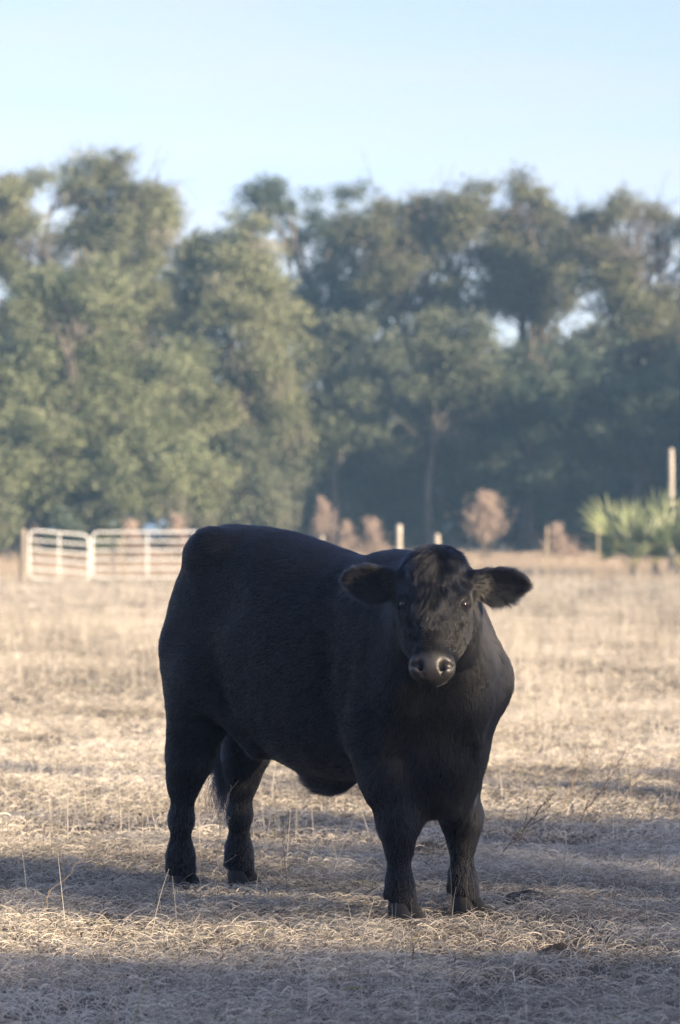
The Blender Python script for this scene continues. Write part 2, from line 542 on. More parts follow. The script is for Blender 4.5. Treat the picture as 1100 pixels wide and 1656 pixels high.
flow = flow * (1 - leg[:, None]) + np.array([-0.12, 0, -1.0]) * leg[:, None]
length += 0.004 * leg; lift += 0.02 * leg
length *= 1 - 0.30 * sstep(0.30 - P[:, 2], 0, 0.15)
belly = low * (1 - leg); length += 0.016 * belly; lift += 0.1 * belly
sheath = belly * (np.abs(P[:, 1]) < 0.05) * (P[:, 0] > -0.1) * (P[:, 0] < 0.14); length += 0.02 * sheath
brisk = sstep(P[:, 0], 0.6, 0.68) * sstep(0.7 - P[:, 2], 0, 0.2); length += 0.010 * brisk
top = sstep(Nn[:, 2], 0.6, 0.95) * (P[:, 2] > 1.1); length += 0.010 * top; lift += 0.12 * top
inhead = (hc[:, 0] > -0.09) & (hc[:, 0] < 0.52) & (np.abs(hc[:, 1]) < 0.17) & (hc[:, 2] > -0.17)
u, v = hc[:, 0], hc[:, 1]
# forehead hair parts at a whorl between the eyes and hangs over the brow
side = np.sign(v) * np.minimum(np.abs(v) / 0.08, 1)
fh = Hu * 1.0 + side[:, None] * Hv * (0.55 - 1.4 * np.clip(u, 0, 0.3))[:, None]
flow[inhead] = fh[inhead]
fore = np.where(inhead, 1 - sstep(u + 0.9 * np.abs(v), 0.19, 0.36), 0)
for e in EYES: fore = fore * sstep(np.linalg.norm(P - e, axis=1), 0.03, 0.065)
length = np.where(inhead, 0.011 + 0.020 * fore + 0.012 * fore * (1 - np.clip(np.abs(v) / 0.09, 0, 1)), length)
lift = np.where(inhead, 0.24 + 0.14 * fore, lift)
for s in (-1, 1):
    base, es, et, en, L = EARS[s]
    q = P - base
    S, T, Nx = q @ es, q @ et, q @ en
    m = (S > 0.03) & (S < L + 0.02) & (np.abs(Nx) < 0.06) & (np.abs(T) < 0.10)
    rim = np.clip(np.abs(T + 0.008) / 0.05, 0, 1)
    d = es * 1.0 + np.sign(T)[:, None] * et * (0.9 * rim)[:, None] + np.array([0, 0, -0.25])
    flow[m] = d[m]
    length[m] = (0.014 + 0.016 * rim ** 2 + 0.008 * (T < 0))[m]
    lift[m] = 0.35
# waves and clumps
nz = np.stack([vnoise(P, 22, k) - 0.5 for k in (1, 2, 3)], 1) * 0.9 + np.stack([vnoise(P, 70, k) - 0.5 for k in (4, 5, 6)], 1) * 0.9
amp = np.where(inhead, 0.22 + 0.28 * fore, 0.16 + 0.3 * leg + 0.35 * brisk)
flow = unit(flow) + nz * amp[:, None] + rng.normal(0, 0.10, (NH, 3))
flow = unit(flow - Nn * (flow * Nn).sum(1, keepdims=True))
length *= rng.uniform(0.6, 1.25, NH) * (0.75 + 0.5 * vnoise(P, 40, 9))
K = 4
pts = np.zeros((NH, K, 3))
for j in range(K):
    t = j / (K - 1)
    bend = lift * (1 - 0.55 * t)
    pts[:, j] = P - Nn * 0.001 + (flow * (t * np.cos(bend))[:, None] + Nn * (t * np.sin(bend))[:, None]) * length[:, None]
    if j > 1:
        pts[:, j] += nz[:, [1, 2, 0]] * (length * t * t * 0.35 * (0.5 + fore))[:, None]
# locks: neighbouring strands draw together towards their tips
cell = np.where((fore > 0.05) | (brisk > 0.3), 0.013, 0.009)[:, None]
cc_ = (np.floor(P / cell) + 0.5) * cell + (np.stack([vnoise(np.floor(P / cell), 0.77, k) for k in (21, 22, 23)], 1) - 0.5) * 0.008
pull = cc_ - P
pull -= Nn * (pull * Nn).sum(1, keepdims=True)
lockw = np.clip(0.25 + 0.65 * fore + 0.3 * leg + 0.3 * brisk, 0, 0.9)
for j in range(1, K):
    pts[:, j] += pull * (lockw * (j / (K - 1)) ** 1.5)[:, None]
rad = np.where(inhead & (fore < 0.3), 0.00034, 0.00045) * rng.uniform(0.7, 1.2, NH)
coat = link('coat', np_curves('coat', pts, rad, 0.2), cow)
coat.data.materials.append(coat_m)

# --- tail switch
n = 520
r0 = np.array(TAIL[-1][0]) + rng.normal(0, 0.010, (n, 3)) * np.array([1, 1, 3.0]) + np.array([0, 0, 0.03])
L = rng.uniform(0.14, 0.34, n)
dirv = unit(np.stack([rng.normal(0.02, 0.05, n), rng.normal(0.03, 0.06, n), -np.ones(n)], 1))
strand = rng.integers(0, 9, n)
ph = strand * 0.9; wob = 0.010 + 0.006 * (strand % 3)
off = np.stack([np.cos(strand * 2.1), np.sin(strand * 2.1), np.zeros(n)], 1) * 0.016
K = 9
pts = np.zeros((n, K, 3))
for j in range(K):
    t = j / (K - 1)
    pts[:, j] = r0 + dirv * (L * t)[:, None] + off * t * (2.2 - 1.2 * t) + np.stack([np.sin(t * 7 + ph), np.cos(t * 6 + ph), np.zeros(n)], 1) * (wob * t)[:, None]
sw = link('tail_switch', np_curves('tail_switch', pts, np.full(n, 0.0011), 0.35), cow)
sw.data.materials.append(coat_m)

# --- eyes
eye_m, N_, L_, out = new_mat('dark_eye')
pb = N_.new('ShaderNodeBsdfPrincipled')
pb.inputs['Base Color'].default_value = (0.012, 0.008, 0.007, 1); pb.inputs['Roughness'].default_value = 0.06
L_.new(pb.outputs['BSDF'], out.inputs['Surface'])
def uv_sphere(r, nu=24, nv=14):
    th = np.linspace(0, math.pi, nv); ph = np.linspace(0, 2 * math.pi, nu, endpoint=False)
    V = np.array([[r * math.sin(a) * math.cos(b), r * math.sin(a) * math.sin(b), r * math.cos(a)] for a in th for b in ph])
    F = np.array([[i * nu + j, (i + 1) * nu + j, (i + 1) * nu + (j + 1) % nu, i * nu + (j + 1) % nu] for i in range(nv - 1) for j in range(nu)])
    return V, F
ev, ef = uv_sphere(0.0185)
eye_me = np_mesh('eye', ev, ef); eye_me.materials.append(eye_m)
for s, e in zip((-1, 1), EYES):
    link('eye', eye_me, cow).location = e - Hv * s * 0.0025 - Hw * 0.006

# --- cloven hooves
hoof_m, N_, L_, out = new_mat('hoof_horn')
pb = N_.new('ShaderNodeBsdfPrincipled')
nzt = N_.new('ShaderNodeTexNoise'); nzt.inputs['Scale'].default_value = 40
cr = N_.new('ShaderNodeValToRGB')
cr.color_ramp.elements[0].color = (0.008, 0.008, 0.009, 1); cr.color_ramp.elements[1].color = (0.024, 0.023, 0.023, 1)
L_.new(nzt.outputs['Fac'], cr.inputs['Fac']); L_.new(cr.outputs['Color'], pb.inputs['Base Color'])
pb.inputs['Roughness'].default_value = 0.6
pb.inputs['Specular IOR Level'].default_value = 0.3
L_.new(pb.outputs['BSDF'], out.inputs['Surface'])
def hoof_mesh():
    V, F = [], []
    nu = 20
    rings = [(0.064, -0.002, 0.034, 0.024), (0.050, 0.003, 0.043, 0.028), (0.034, 0.010, 0.049, 0.031), (0.017, 0.019, 0.055, 0.033), (0.0, 0.027, 0.060, 0.034), (-0.004, 0.027, 0.02, 0.01)]
    for s in (-1, 1):
        o0 = len(V)
        for z, cx, a, b_ in rings:
            for j in range(nu):
                t = 2 * math.pi * j / nu
                x = math.cos(t) * a; y = math.sin(t) * b_
                if x > 0: y *= 1 - 0.35 * (x / a) ** 2           # narrows to the toe
                V.append((cx + x, s * (0.031 + 0.10 * x * 0.12 / 0.06 * 0.25) + y, z))
        for i in range(len(rings) - 1):
            for j in range(nu):
                q = [o0 + i * nu + j, o0 + (i + 1) * nu + j, o0 + (i + 1) * nu + (j + 1) % nu, o0 + i * nu + (j + 1) % nu]
                F.append(q)
    return np.array(V), np.array(F)
hv, hf = hoof_mesh()
hoof_me = np_mesh('hoof', hv, hf); hoof_me.materials.append(hoof_m)
for x, y, a in ((0.592, -0.155, 0.05), (0.619, 0.138, 0.1), (-0.615, -0.155, -0.05), (-0.597, 0.128, 0.12)):
    h = link('hoof', hoof_me, cow); h.location = (x, y, 0.002); h.rotation_euler = (0, 0, a)
# ------------------------------------------------------------------ materials for land and plants
def ramp(N_, stops):
    r = N_.new('ShaderNodeValToRGB')
    el = r.color_ramp.elements
    while len(el) > len(stops): el.remove(el[-1])
    while len(el) < len(stops): el.new(0.5)
    for e, (p, c) in zip(el, stops):
        e.position = p; e.color = (*c, 1)
    return r

def leafy(name, stops, transl=0.35, rough=0.6, attr='tone', spec=0.25):
    m, N_, L_, out = new_mat(name)
    a = N_.new('ShaderNodeAttribute'); a.attribute_name = attr
    r = ramp(N_, stops)
    pb = N_.new('ShaderNodeBsdfPrincipled')
    pb.inputs['Roughness'].default_value = rough
    pb.inputs['Specular IOR Level'].default_value = spec
    tr = N_.new('ShaderNodeBsdfTranslucent')
    mx = N_.new('ShaderNodeMixShader'); mx.inputs['Fac'].default_value = transl
    L_.new(a.outputs['Fac'], r.inputs['Fac'])
    L_.new(r.outputs['Color'], pb.inputs['Base Color']); L_.new(r.outputs['Color'], tr.inputs['Color'])
    L_.new(pb.outputs['BSDF'], mx.inputs[1]); L_.new(tr.outputs['BSDF'], mx.inputs[2])
    L_.new(mx.outputs['Shader'], out.inputs['Surface'])
    return m

def rough_mat(name, c0, c1, scale=8, stretch=(1, 1, 1), rough=0.8, bump=0.3, dist=0.01):
    m, N_, L_, out = new_mat(name)
    tc = N_.new('ShaderNodeTexCoord'); mp = N_.new('ShaderNodeMapping'); mp.inputs['Scale'].default_value = stretch
    nz = N_.new('ShaderNodeTexNoise'); nz.inputs['Scale'].default_value = scale; nz.inputs['Detail'].default_value = 6
    r = ramp(N_, [(0.3, c0), (0.7, c1)])
    pb = N_.new('ShaderNodeBsdfPrincipled'); pb.inputs['Roughness'].default_value = rough
    bp = N_.new('ShaderNodeBump'); bp.inputs['Strength'].default_value = bump; bp.inputs['Distance'].default_value = dist
    L_.new(tc.outputs['Object'], mp.inputs['Vector']); L_.new(mp.outputs['Vector'], nz.inputs['Vector'])
    L_.new(nz.outputs['Fac'], r.inputs['Fac']); L_.new(nz.outputs['Fac'], bp.inputs['Height'])
    L_.new(r.outputs['Color'], pb.inputs['Base Color']); L_.new(bp.outputs['Normal'], pb.inputs['Normal'])
    L_.new(pb.outputs['BSDF'], out.inputs['Surface'])
    return m

# ------------------------------------------------------------------ ground
BARE = [(ground_px(845, 1450), 0.20, 0.13), (ground_px(915, 1545), 0.20, 0.10), (ground_px(1020, 1435), 0.16, 0.12),
        (ground_px(690, 1375), 0.18, 0.2), (ground_px(40, 1345), 0.40, 0.35), (ground_px(60, 1235), 0.6, 0.35), (ground_px(870, 1190), 0.3, 0.4),
        (ground_px(910, 1365), 0.2, 0.2), (ground_px(1060, 1180), 0.6, 0.5), (ground_px(230, 1340), 0.3, 0.25), (ground_px(960, 1090), 0.5, 0.8),
        (ground_px(200, 1165), 0.35, 0.4), (ground_px(215, 1030), 0.5, 0.8)]
ground_m, N_, L_, out = new_mat('thatch_and_soil')
tc = N_.new('ShaderNodeTexCoord')
n1 = N_.new('ShaderNodeTexNoise'); n1.inputs['Scale'].default_value = 0.9; n1.inputs['Detail'].default_value = 8; n1.inputs['Roughness'].default_value = 0.65
n2 = N_.new('ShaderNodeTexNoise'); n2.inputs['Scale'].default_value = 26; n2.inputs['Detail'].default_value = 5
mm = N_.new('ShaderNodeMath'); mm.operation = 'ADD'
ms = N_.new('ShaderNodeMath'); ms.operation = 'MULTIPLY'; ms.inputs[1].default_value = 0.5
r = ramp(N_, [(0.32, (0.035, 0.028, 0.021)), (0.5, (0.09, 0.072, 0.052)), (0.68, (0.22, 0.18, 0.13))])
pb = N_.new('ShaderNodeBsdfPrincipled'); pb.inputs['Roughness'].default_value = 0.95
bp = N_.new('ShaderNodeBump'); bp.inputs['Strength'].default_value = 0.6; bp.inputs['Distance'].default_value = 0.03
L_.new(tc.outputs['Object'], n1.inputs['Vector']); L_.new(tc.outputs['Object'], n2.inputs['Vector'])
L_.new(n1.outputs['Fac'], mm.inputs[0]); L_.new(n2.outputs['Fac'], mm.inputs[1]); L_.new(mm.outputs[0], ms.inputs[0])
L_.new(ms.outputs[0], r.inputs['Fac']); L_.new(r.outputs['Color'], pb.inputs['Base Color'])
L_.new(n2.outputs['Fac'], bp.inputs['Height']); L_.new(bp.outputs['Normal'], pb.inputs['Normal'])
L_.new(pb.outputs['BSDF'], out.inputs['Surface'])

gx = np.concatenate([[-1500, -600, -250, -100, -50], np.arange(-24, -4, 0.8), np.arange(-4, 4.01, 0.2), np.arange(4.8, 24.01, 0.8), [50, 100, 250, 600, 1500]])
gy = np.concatenate([[-1500, -500, -150, -50, -20], np.arange(-8, 6, 0.8), np.arange(6, 21, 0.2), np.arange(21, 30, 0.8), np.arange(30, 150, 5.0), [250, 500, 1000, 1500]])
XX, YY = np.meshgrid(gx, gy, indexing='ij')
gp = np.stack([XX.ravel(), YY.ravel()], 1)
def ground_h(p):
    p = np.asarray(p, float)
    return (vnoise(p, 0.55, 31) - 0.5) * 0.05 - 0.012
near = (np.abs(gp[:, 0]) < 24.1) & (gp[:, 1] > -8.1) & (gp[:, 1] < 30)
gz = np.where(near, ground_h(gp), -0.012)
nx_, ny_ = XX.shape
ii = np.arange(nx_ * ny_).reshape(nx_, ny_)
gf = np.stack([ii[:-1, :-1].ravel(), ii[1:, :-1].ravel(), ii[1:, 1:].ravel(), ii[:-1, 1:].ravel()], 1)
gm = np_mesh('ground', np.column_stack([gp, gz]), gf); gm.materials.append(ground_m)
tag(link('ground', gm), kind='structure', label='dry pasture soil and thatch under the grass')

# ------------------------------------------------------------------ dry grass, the pasture's cover
straw_m = leafy('dry_straw', [(0.0, (0.10, 0.09, 0.08)), (0.22, (0.33, 0.302, 0.258)), (0.5, (0.58, 0.542, 0.475)), (0.8, (0.74, 0.70, 0.63)), (0.97, (0.82, 0.79, 0.735)), (1.0, (0.22, 0.26, 0.08))], transl=0.30, rough=0.55, spec=0.3)

def bare_mask(p):
    m = np.ones(len(p))
    for c, rx, ry in BARE:
        q = ((p[:, 0] - c.x) / rx) ** 2 + ((p[:, 1] - c.y) / ry) ** 2
        q = q * (0.6 + 0.8 * vnoise(p, 7, 77))
        m *= 1 - 0.86 * np.exp(-q * 1.1)
    return m

def scatter(d0, d1, margin, density):
    w1 = 0.112 * d1 + margin
    n = int(2 * w1 * (d1 - d0) * density)
    p = np.column_stack([rng.uniform(-w1, w1, n), rng.uniform(d0, d1, n)])
    return p[np.abs(p[:, 0]) < 0.112 * p[:, 1] + margin]

def grass_band(p, lying, stalk, r0, hscale=1.0, K=5):
    """matted straw: lying blades, half-risen curls and thin upright stalks"""
    n = len(p)
    nt = max(1, n // 110)                                            # tufts: half the blades gather round them
    tc_i = rng.integers(0, nt, n); tcs = p[rng.integers(0, n, nt)]
    tuft = rng.random(n) < 0.55
    spread = rng.normal(0, 1, (n, 2)) * (0.030 + 0.05 * rng.random(nt)[tc_i])[:, None] * (1 + p[:, 1:2] / 40)
    p = np.where(tuft[:, None], tcs[tc_i] + spread, p)
    keep = rng.random(len(p)) < np.clip(0.18 + 0.8 * vnoise(p, 1.3, 5) + 1.0 * (vnoise(p, 5.0, 25) - 0.45), 0.20, 1) * bare_mask(p)
    for hx_, hy_ in HOOVES:                                          # trodden down round the hooves
        keep &= (np.hypot(p[:, 0] - hx_, p[:, 1] - hy_) > 0.10) | (rng.random(n) < 0.25)
    p = p[keep]; spread = spread[keep]; tuft = tuft[keep]; n = len(p)
    kind = rng.random(n)
    clump = vnoise(p, 2.6, 6); tall = vnoise(p, 0.35, 8)
    bare = bare_mask(p)
    az = np.where(tuft, np.arctan2(spread[:, 1], spread[:, 0]) + rng.normal(0, 0.9, n), vnoise(p, 1.6, 12) * 14 + rng.normal(0, 1.6, n))
    d = np.stack([np.cos(az), np.sin(az), np.zeros(n)], 1)
    side = np.stack([-d[:, 1], d[:, 0], np.zeros(n)], 1)
    is_l = kind < lying
    is_s = kind > 1 - stalk * (0.3 + 1.8 * np.clip(tall * 1.6 - 0.45, 0, 1))
    L = rng.uniform(0.03, 0.105, n) * (0.7 + 0.6 * clump) * hscale
    L = np.where(is_s, rng.uniform(0.12, 0.40, n) * hscale * (0.55 + 0.6 * tall), L)
    rise = np.where(is_l, rng.uniform(0.10, 0.55, n), rng.uniform(0.6, 1.25, n))
    rise = np.where(is_s, rng.uniform(1.25, 1.56, n), rise)
    bend = np.where(is_s, rng.normal(0.10, 0.15, n), rng.uniform(0.6, 2.6, n))
    curl = np.where(is_s, 0.05, rng.normal(0, 0.9, n))
    z0 = np.where(is_l, rng.uniform(0.0, 0.038, n) * (0.4 + 1.2 * clump) * hscale, 0.0) * bare
    pts = np.zeros((n, K, 3))
    cur = np.column_stack([p, ground_h(p) + z0])
    a = rise.copy()
    for j in range(K):
        pts[:, j] = cur
        dirv = d * np.cos(a)[:, None] + np.array([0, 0, 1.0]) * np.sin(a)[:, None] + side * (curl * j / K)[:, None]
        cur = cur + dirv * (L / (K - 1))[:, None]
        cur[:, 2] = np.maximum(cur[:, 2], 0.004 - 0.03)
        a = a - bend / (K - 1)
    tone = 0.14 + 0.62 * rng.random(n) + 0.34 * (vnoise(p, 0.9, 15) - 0.5) + 0.30 * (vnoise(p * np.array([1, 0.45]), 0.55, 16) - 0.5) - 0.05 * np.clip((p[:, 1] - 14) / 12, 0, 1) + 0.18 * (clump - 0.5)
    tone = np.where(is_s, tone * 0.8, tone)
    tone = np.clip(tone, 0.0, 0.965)
    green = rng.random(n) < 0.006
    tone[green] = 1.0
    rad = r0 * (0.45 + 0.7 * rng.random(n) + 1.0 * rng.random(n) ** 5) * np.where(is_s, 0.75, 1)
    return pts, rad, tone

HOOVES = []
for x_, y_ in ((0.592, -0.155), (0.619, 0.138), (-0.615, -0.155), (-0.597, 0.128)):
    q_ = COW_O + Matrix.Rotation(COW_YAW, 3, 'Z') @ Vector((x_, y_, 0)); HOOVES.append((q_.x, q_.y))
P_, R_, T_ = [], [], []
for (d0, d1, mg, dens_, lying, stalk, r0, hs) in ((7.0, 14.0, 1.2, 7000, 0.62, 0.008, 0.00125, 1.05), (14.0, 25.0, 1.4, 2300, 0.56, 0.02, 0.0019, 1.1),
                                                  (25.0, 48.0, 1.8, 520, 0.42, 0.12, 0.0032, 1.35), (48.0, 84.0, 3.0, 120, 0.34, 0.14, 0.0050, 1.25)):
    a, b_, c_ = grass_band(scatter(d0, d1, mg, dens_), lying, stalk, r0, hs)
    P_.append(a); R_.append(b_); T_.append(c_)
P_, R_, T_ = np.concatenate(P_), np.concatenate(R_), np.concatenate(T_)
gcu = np_curves('dry_grass', P_, R_, 0.35); curve_attr(gcu, 'tone', T_)
gcu.materials.append(straw_m)
tag(link('dry_grass', gcu), 'short dry straw-coloured grass matted over the whole pasture', 'grass', kind='stuff')
N_GRASS = len(P_)

# taller rank grass beyond the gates
p = scatter(82, 112, 4.0, 95)
n = len(p)
tallm = 0.5 * vnoise(p, 0.18, 3) + 0.7 * np.clip(vnoise(p * np.array([1, 0.5]), 0.5, 13) - 0.3, 0, 1)
L = rng.uniform(0.3, 0.85, n) * (0.45 + 0.75 * tallm) * np.clip((p[:, 1] - 80) / 18, 0.25, 1.0)
a = rng.uniform(1.15, 1.55, n); az = rng.uniform(0, 6.28, n)
d = np.stack([np.cos(az) * np.cos(a), np.sin(az) * np.cos(a), np.sin(a)], 1)
K = 4
pts = np.zeros((n, K, 3))
for j in range(K):
    t = j / (K - 1)
    pts[:, j] = np.column_stack([p, np.zeros(n)]) + d * (L * t)[:, None] + np.stack([np.cos(az), np.sin(az), -np.ones(n) * 0.4], 1) * (L * 0.18 * t * t)[:, None]
rank_m = leafy('rank_dead_grass', [(0.0, (0.20, 0.14, 0.10)), (0.5, (0.42, 0.355, 0.285)), (1.0, (0.60, 0.53, 0.435))], transl=0.3)
rc = np_curves('rank_grass', pts, rng.uniform(0.004, 0.008, n), 0.5); curve_attr(rc, 'tone', np.clip(rng.normal(0.5, 0.2, n) + (tallm - 0.5) * 0.4, 0, 1))
rc.materials.append(rank_m)
tag(link('rank_grass', rc), 'taller brown dead grass beyond the fence line below the trees', 'grass', kind='stuff')
# ------------------------------------------------------------------ trees
bark_m = rough_mat('grey_bark', (0.045, 0.04, 0.035), (0.12, 0.108, 0.095), 5, (1, 1, 0.25), 0.9, 0.6, 0.04)
LEAF = {
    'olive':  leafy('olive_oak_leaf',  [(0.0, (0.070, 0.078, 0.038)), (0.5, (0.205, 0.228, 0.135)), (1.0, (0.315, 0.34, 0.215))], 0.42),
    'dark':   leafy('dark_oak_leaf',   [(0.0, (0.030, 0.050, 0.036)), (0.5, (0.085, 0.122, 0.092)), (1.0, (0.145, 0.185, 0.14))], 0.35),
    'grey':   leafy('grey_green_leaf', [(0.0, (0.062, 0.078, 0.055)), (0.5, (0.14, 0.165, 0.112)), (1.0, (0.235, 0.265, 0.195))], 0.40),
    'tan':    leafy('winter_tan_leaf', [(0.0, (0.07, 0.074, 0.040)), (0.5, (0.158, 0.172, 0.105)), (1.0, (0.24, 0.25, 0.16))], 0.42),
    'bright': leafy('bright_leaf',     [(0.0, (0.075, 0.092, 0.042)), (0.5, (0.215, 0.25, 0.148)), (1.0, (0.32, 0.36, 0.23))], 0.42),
}
moss_m = leafy('spanish_moss', [(0.0, (0.14, 0.14, 0.11)), (1.0, (0.30, 0.29, 0.23))], 0.25)

def unit_(v): return v / np.maximum(np.linalg.norm(v, axis=-1, keepdims=True), 1e-9)

def leaf_quads(C, size):
    """diamond leaves with random facing at centres C"""
    n = len(C)
    a = unit_(rng.normal(0, 1, (n, 3)) + np.array([0, 0, -0.25]))
    b = unit_(np.cross(a, rng.normal(0, 1, (n, 3))))
    s = size[:, None]
    V = np.stack([C - a * s, C + b * s * 0.48 + a * s * 0.1, C + a * s, C - b * s * 0.48 + a * s * 0.1], 1).reshape(-1, 3)
    return V, np.arange(4 * n).reshape(n, 4)

def tube(pts, rads, sides=7):
    V, F = [], []
    pts = [np.array(p, float) for p in pts]
    for i, (p, r) in enumerate(zip(pts, rads)):
        t = pts[min(i + 1, len(pts) - 1)] - pts[max(i - 1, 0)]
        t = t / max(np.linalg.norm(t), 1e-9)
        u = np.cross(t, [0.3, 0.9, 0.2]); u /= np.linalg.norm(u); w = np.cross(t, u)
        for j in range(sides):
            an = 2 * math.pi * j / sides
            V.append(p + (u * math.cos(an) + w * math.sin(an)) * r)
    for i in range(len(pts) - 1):
        for j in range(sides):
            F.append((i * sides + j, i * sides + (j + 1) % sides, (i + 1) * sides + (j + 1) % sides, (i + 1) * sides + j))
    return np.array(V), np.array(F)

def join(parts):
    V, F, o = [], [], 0
    for v, f in parts:
        V.append(v); F.append(f + o); o += len(v)
    return np.concatenate(V), np.concatenate(F)

def limb(a, b, r0, r1, sag=0.12, n=6):
    a, b = np.array(a, float), np.array(b, float)
    L = np.linalg.norm(b - a)
    off = rng.normal(0, sag * L * 0.5, 3)
    P = []
    for i in range(n):
        t = i / (n - 1)
        P.append(a + (b - a) * t + off * math.sin(math.pi * t) + np.array([0, 0, 0.10 * L * math.sin(math.pi * t)]) + (rng.normal(0, 0.03 * L, 3) if 0 < i < n - 1 else 0))
    return tube(P, np.linspace(r0, r1, n)), P

def foliage(lobes, per_m2, gap, leaf, clump_r=(0.35, 0.75), seed=0):
    """lobes: (centre, (rx, ry, rz)); returns leaf vertices, faces, tones"""
    C, tone, S = [], [], []
    for c, rad in lobes:
        rad = np.array(rad)
        area = 4 * math.pi * ((rad[0] * rad[1]) ** 1.6 / 3 + (rad[0] * rad[2]) ** 1.6 / 3 + (rad[1] * rad[2]) ** 1.6 / 3) ** (1 / 1.6)
        nc = max(4, int(area * 0.85))
        dirs = unit_(rng.normal(0, 1, (nc, 3)))
        rr = 0.35 + 0.72 * rng.random(nc) ** 0.6
        cc = np.array(c) + dirs * rr[:, None] * rad * (0.78 + 0.5 * vnoise(dirs * 2 + np.array(c), 1.1, seed + 2))[:, None]
        keep = vnoise(cc, 0.75, seed) > gap
        cc = cc[keep]; nc = len(cc)
        cr = rng.uniform(*clump_r, nc)
        nl = np.maximum((cr ** 2 * per_m2 * 8.5 * rng.uniform(0.6, 1.3, nc)).astype(int), 8)
        idx = np.repeat(np.arange(nc), nl)
        off = rng.normal(0, 0.42, (len(idx), 3)) * np.array([1, 1, 0.66])
        pts = cc[idx] + off * cr[idx][:, None]
        ct = 0.5 + 0.55 * (vnoise(cc, 0.45, seed + 7) - 0.5) + rng.normal(0, 0.10, nc)
        C.append(pts); tone.append(ct[idx] + rng.normal(0, 0.12, len(idx))); S.append(leaf * rng.uniform(0.6, 1.35, len(idx)))
    C, tone, S = np.concatenate(C), np.concatenate(tone), np.concatenate(S)
    ok = C[:, 2] > 0.15
    C, tone, S = C[ok], tone[ok], S[ok]
    V, F = leaf_quads(C, S)
    return V, F, np.repeat(np.clip(tone, 0, 1), 4)

def tree(name, base_px, d, lobes, mat, label, cat='tree', group='oak trees of the wood edge', per_m2=62, gap=0.33, leaf=0.078, trunk_r=0.3, moss=0, clump_r=(0.45, 0.95), branch=1.0, seed=None):
    seed = int(rng.integers(0, 9999)) if seed is None else seed
    k = d / FPX
    bx = (base_px - 550) * k
    root = link(name, None); root.location = (bx, d, 0); root.empty_display_size = 1.0
    tag(root, label, cat, group)
    o = np.array([bx, d, 0.0])
    lb = []
    for i, lo in enumerate(lobes):
        px, py, rx, ry = lo[:4]
        dz = lo[4] if len(lo) > 4 else float(rng.uniform(-1.6, 1.6))
        c = np.array([(px - 550) * k, d + dz, CAM_H - (py - 850) * k]) - o
        lb.append((c, (1.02 * rx * k, 0.9 * (rx + ry) / 2 * k, 1.10 * max(ry, 0.9 * rx) * k)))
    for c, rad in list(lb):                                          # smaller side clumps break the outline of each lobe
        for _ in range(2):
            q = c + unit_(rng.normal(0, 1, 3) * np.array([1, 1, 1.2])) * np.array(rad) * rng.uniform(0.7, 1.05)
            f = rng.uniform(0.38, 0.62)
            if q[2] - rad[2] * f > 0.2: lb.append((q, (rad[0] * f, rad[1] * f, max(rad[0], rad[2]) * f)))
    V, F, T = foliage(lb, per_m2, gap, leaf, clump_r, seed)
    me = np_mesh('crown', V, F, False); np_attr(me, 'tone', T); me.materials.append(LEAF[mat])
    link('crown', me, root)
    parts = []
    low = min(c[2] for c, _ in lb); top = max(c[2] for c, _ in lb)
    fork = max(0.9, min(low + 0.15 * (top - low), 0.5 * top))
    mid = np.array([np.mean([c[0] for c, _ in lb]) * 0.35, np.mean([c[1] for c, _ in lb]) * 0.3, fork])
    g, P = limb((0, 0, -0.2), mid, trunk_r, trunk_r * 0.72, 0.06, 7); parts.append(g)
    for c, rad in lb:
        s = P[-1] if c[2] > fork else P[max(2, int(len(P) * 0.6))]
        g, Q = limb(s, c, trunk_r * 0.36, trunk_r * 0.08, 0.14, 7); parts.append(g)
        for _ in range(int(6 * branch)):
            e = c + unit_(rng.normal(0, 1, 3)) * np.array(rad) * rng.uniform(0.6, 1.0)
            q = Q[int(rng.integers(3, 7))]
            g, Q2 = limb(q, e, trunk_r * 0.14, 0.012, 0.12, 5); parts.append(g)
            if branch > 1:
                for _ in range(3):
                    g, _q = limb(Q2[2], e + rng.normal(0, 0.6, 3), 0.02, 0.006, 0.12, 4); parts.append(g)
    tv, tf = join(parts)
    tm = np_mesh('trunk', tv, tf); tm.materials.append(bark_m)
    link('trunk', tm, root)
    if moss:
        mv = []
        cs = np.concatenate([c + rng.normal(0, 0.55, (max(3, int(moss * rad[0] * rad[2])), 3)) * np.array(rad) for c, rad in lb])
        C, D, tn = [], [], []
        for c in cs:
            m = int(rng.integers(14, 40)); L = rng.uniform(0.3, 1.2)
            q = c + rng.normal(0, 0.28, (m, 3)) * np.array([1, 1, 0.5])
            C.append(q); D.append(L * rng.uniform(0.3, 1.0, m)); tn.append(np.full(m, rng.random()))
        C, D, tn = np.concatenate(C), np.concatenate(D), np.concatenate(tn)
        D = np.minimum(D, np.maximum(C[:, 2] - 0.6, 0.1))
        n = len(C); an = rng.uniform(0, 6.28, n)
        w = np.stack([np.cos(an), np.sin(an), np.zeros(n)], 1) * 0.013
        end = C + np.stack([rng.normal(0, 0.05, n), rng.normal(0, 0.05, n), -D], 1)
        V = np.stack([C - w, C + w, end + w * 0.3, end - w * 0.3], 1).reshape(-1, 3)
        me = np_mesh('hanging_moss', V, np.arange(4 * n).reshape(n, 4), False); np_attr(me, 'tone', np.repeat(tn, 4)); me.materials.append(moss_m)
        tag(link('hanging_moss', me, root), kind='stuff')
    return root

G1, G2 = 'oak trees of the wood edge', 'dense understorey trees along the wood edge'
rng = np.random.default_rng(14)
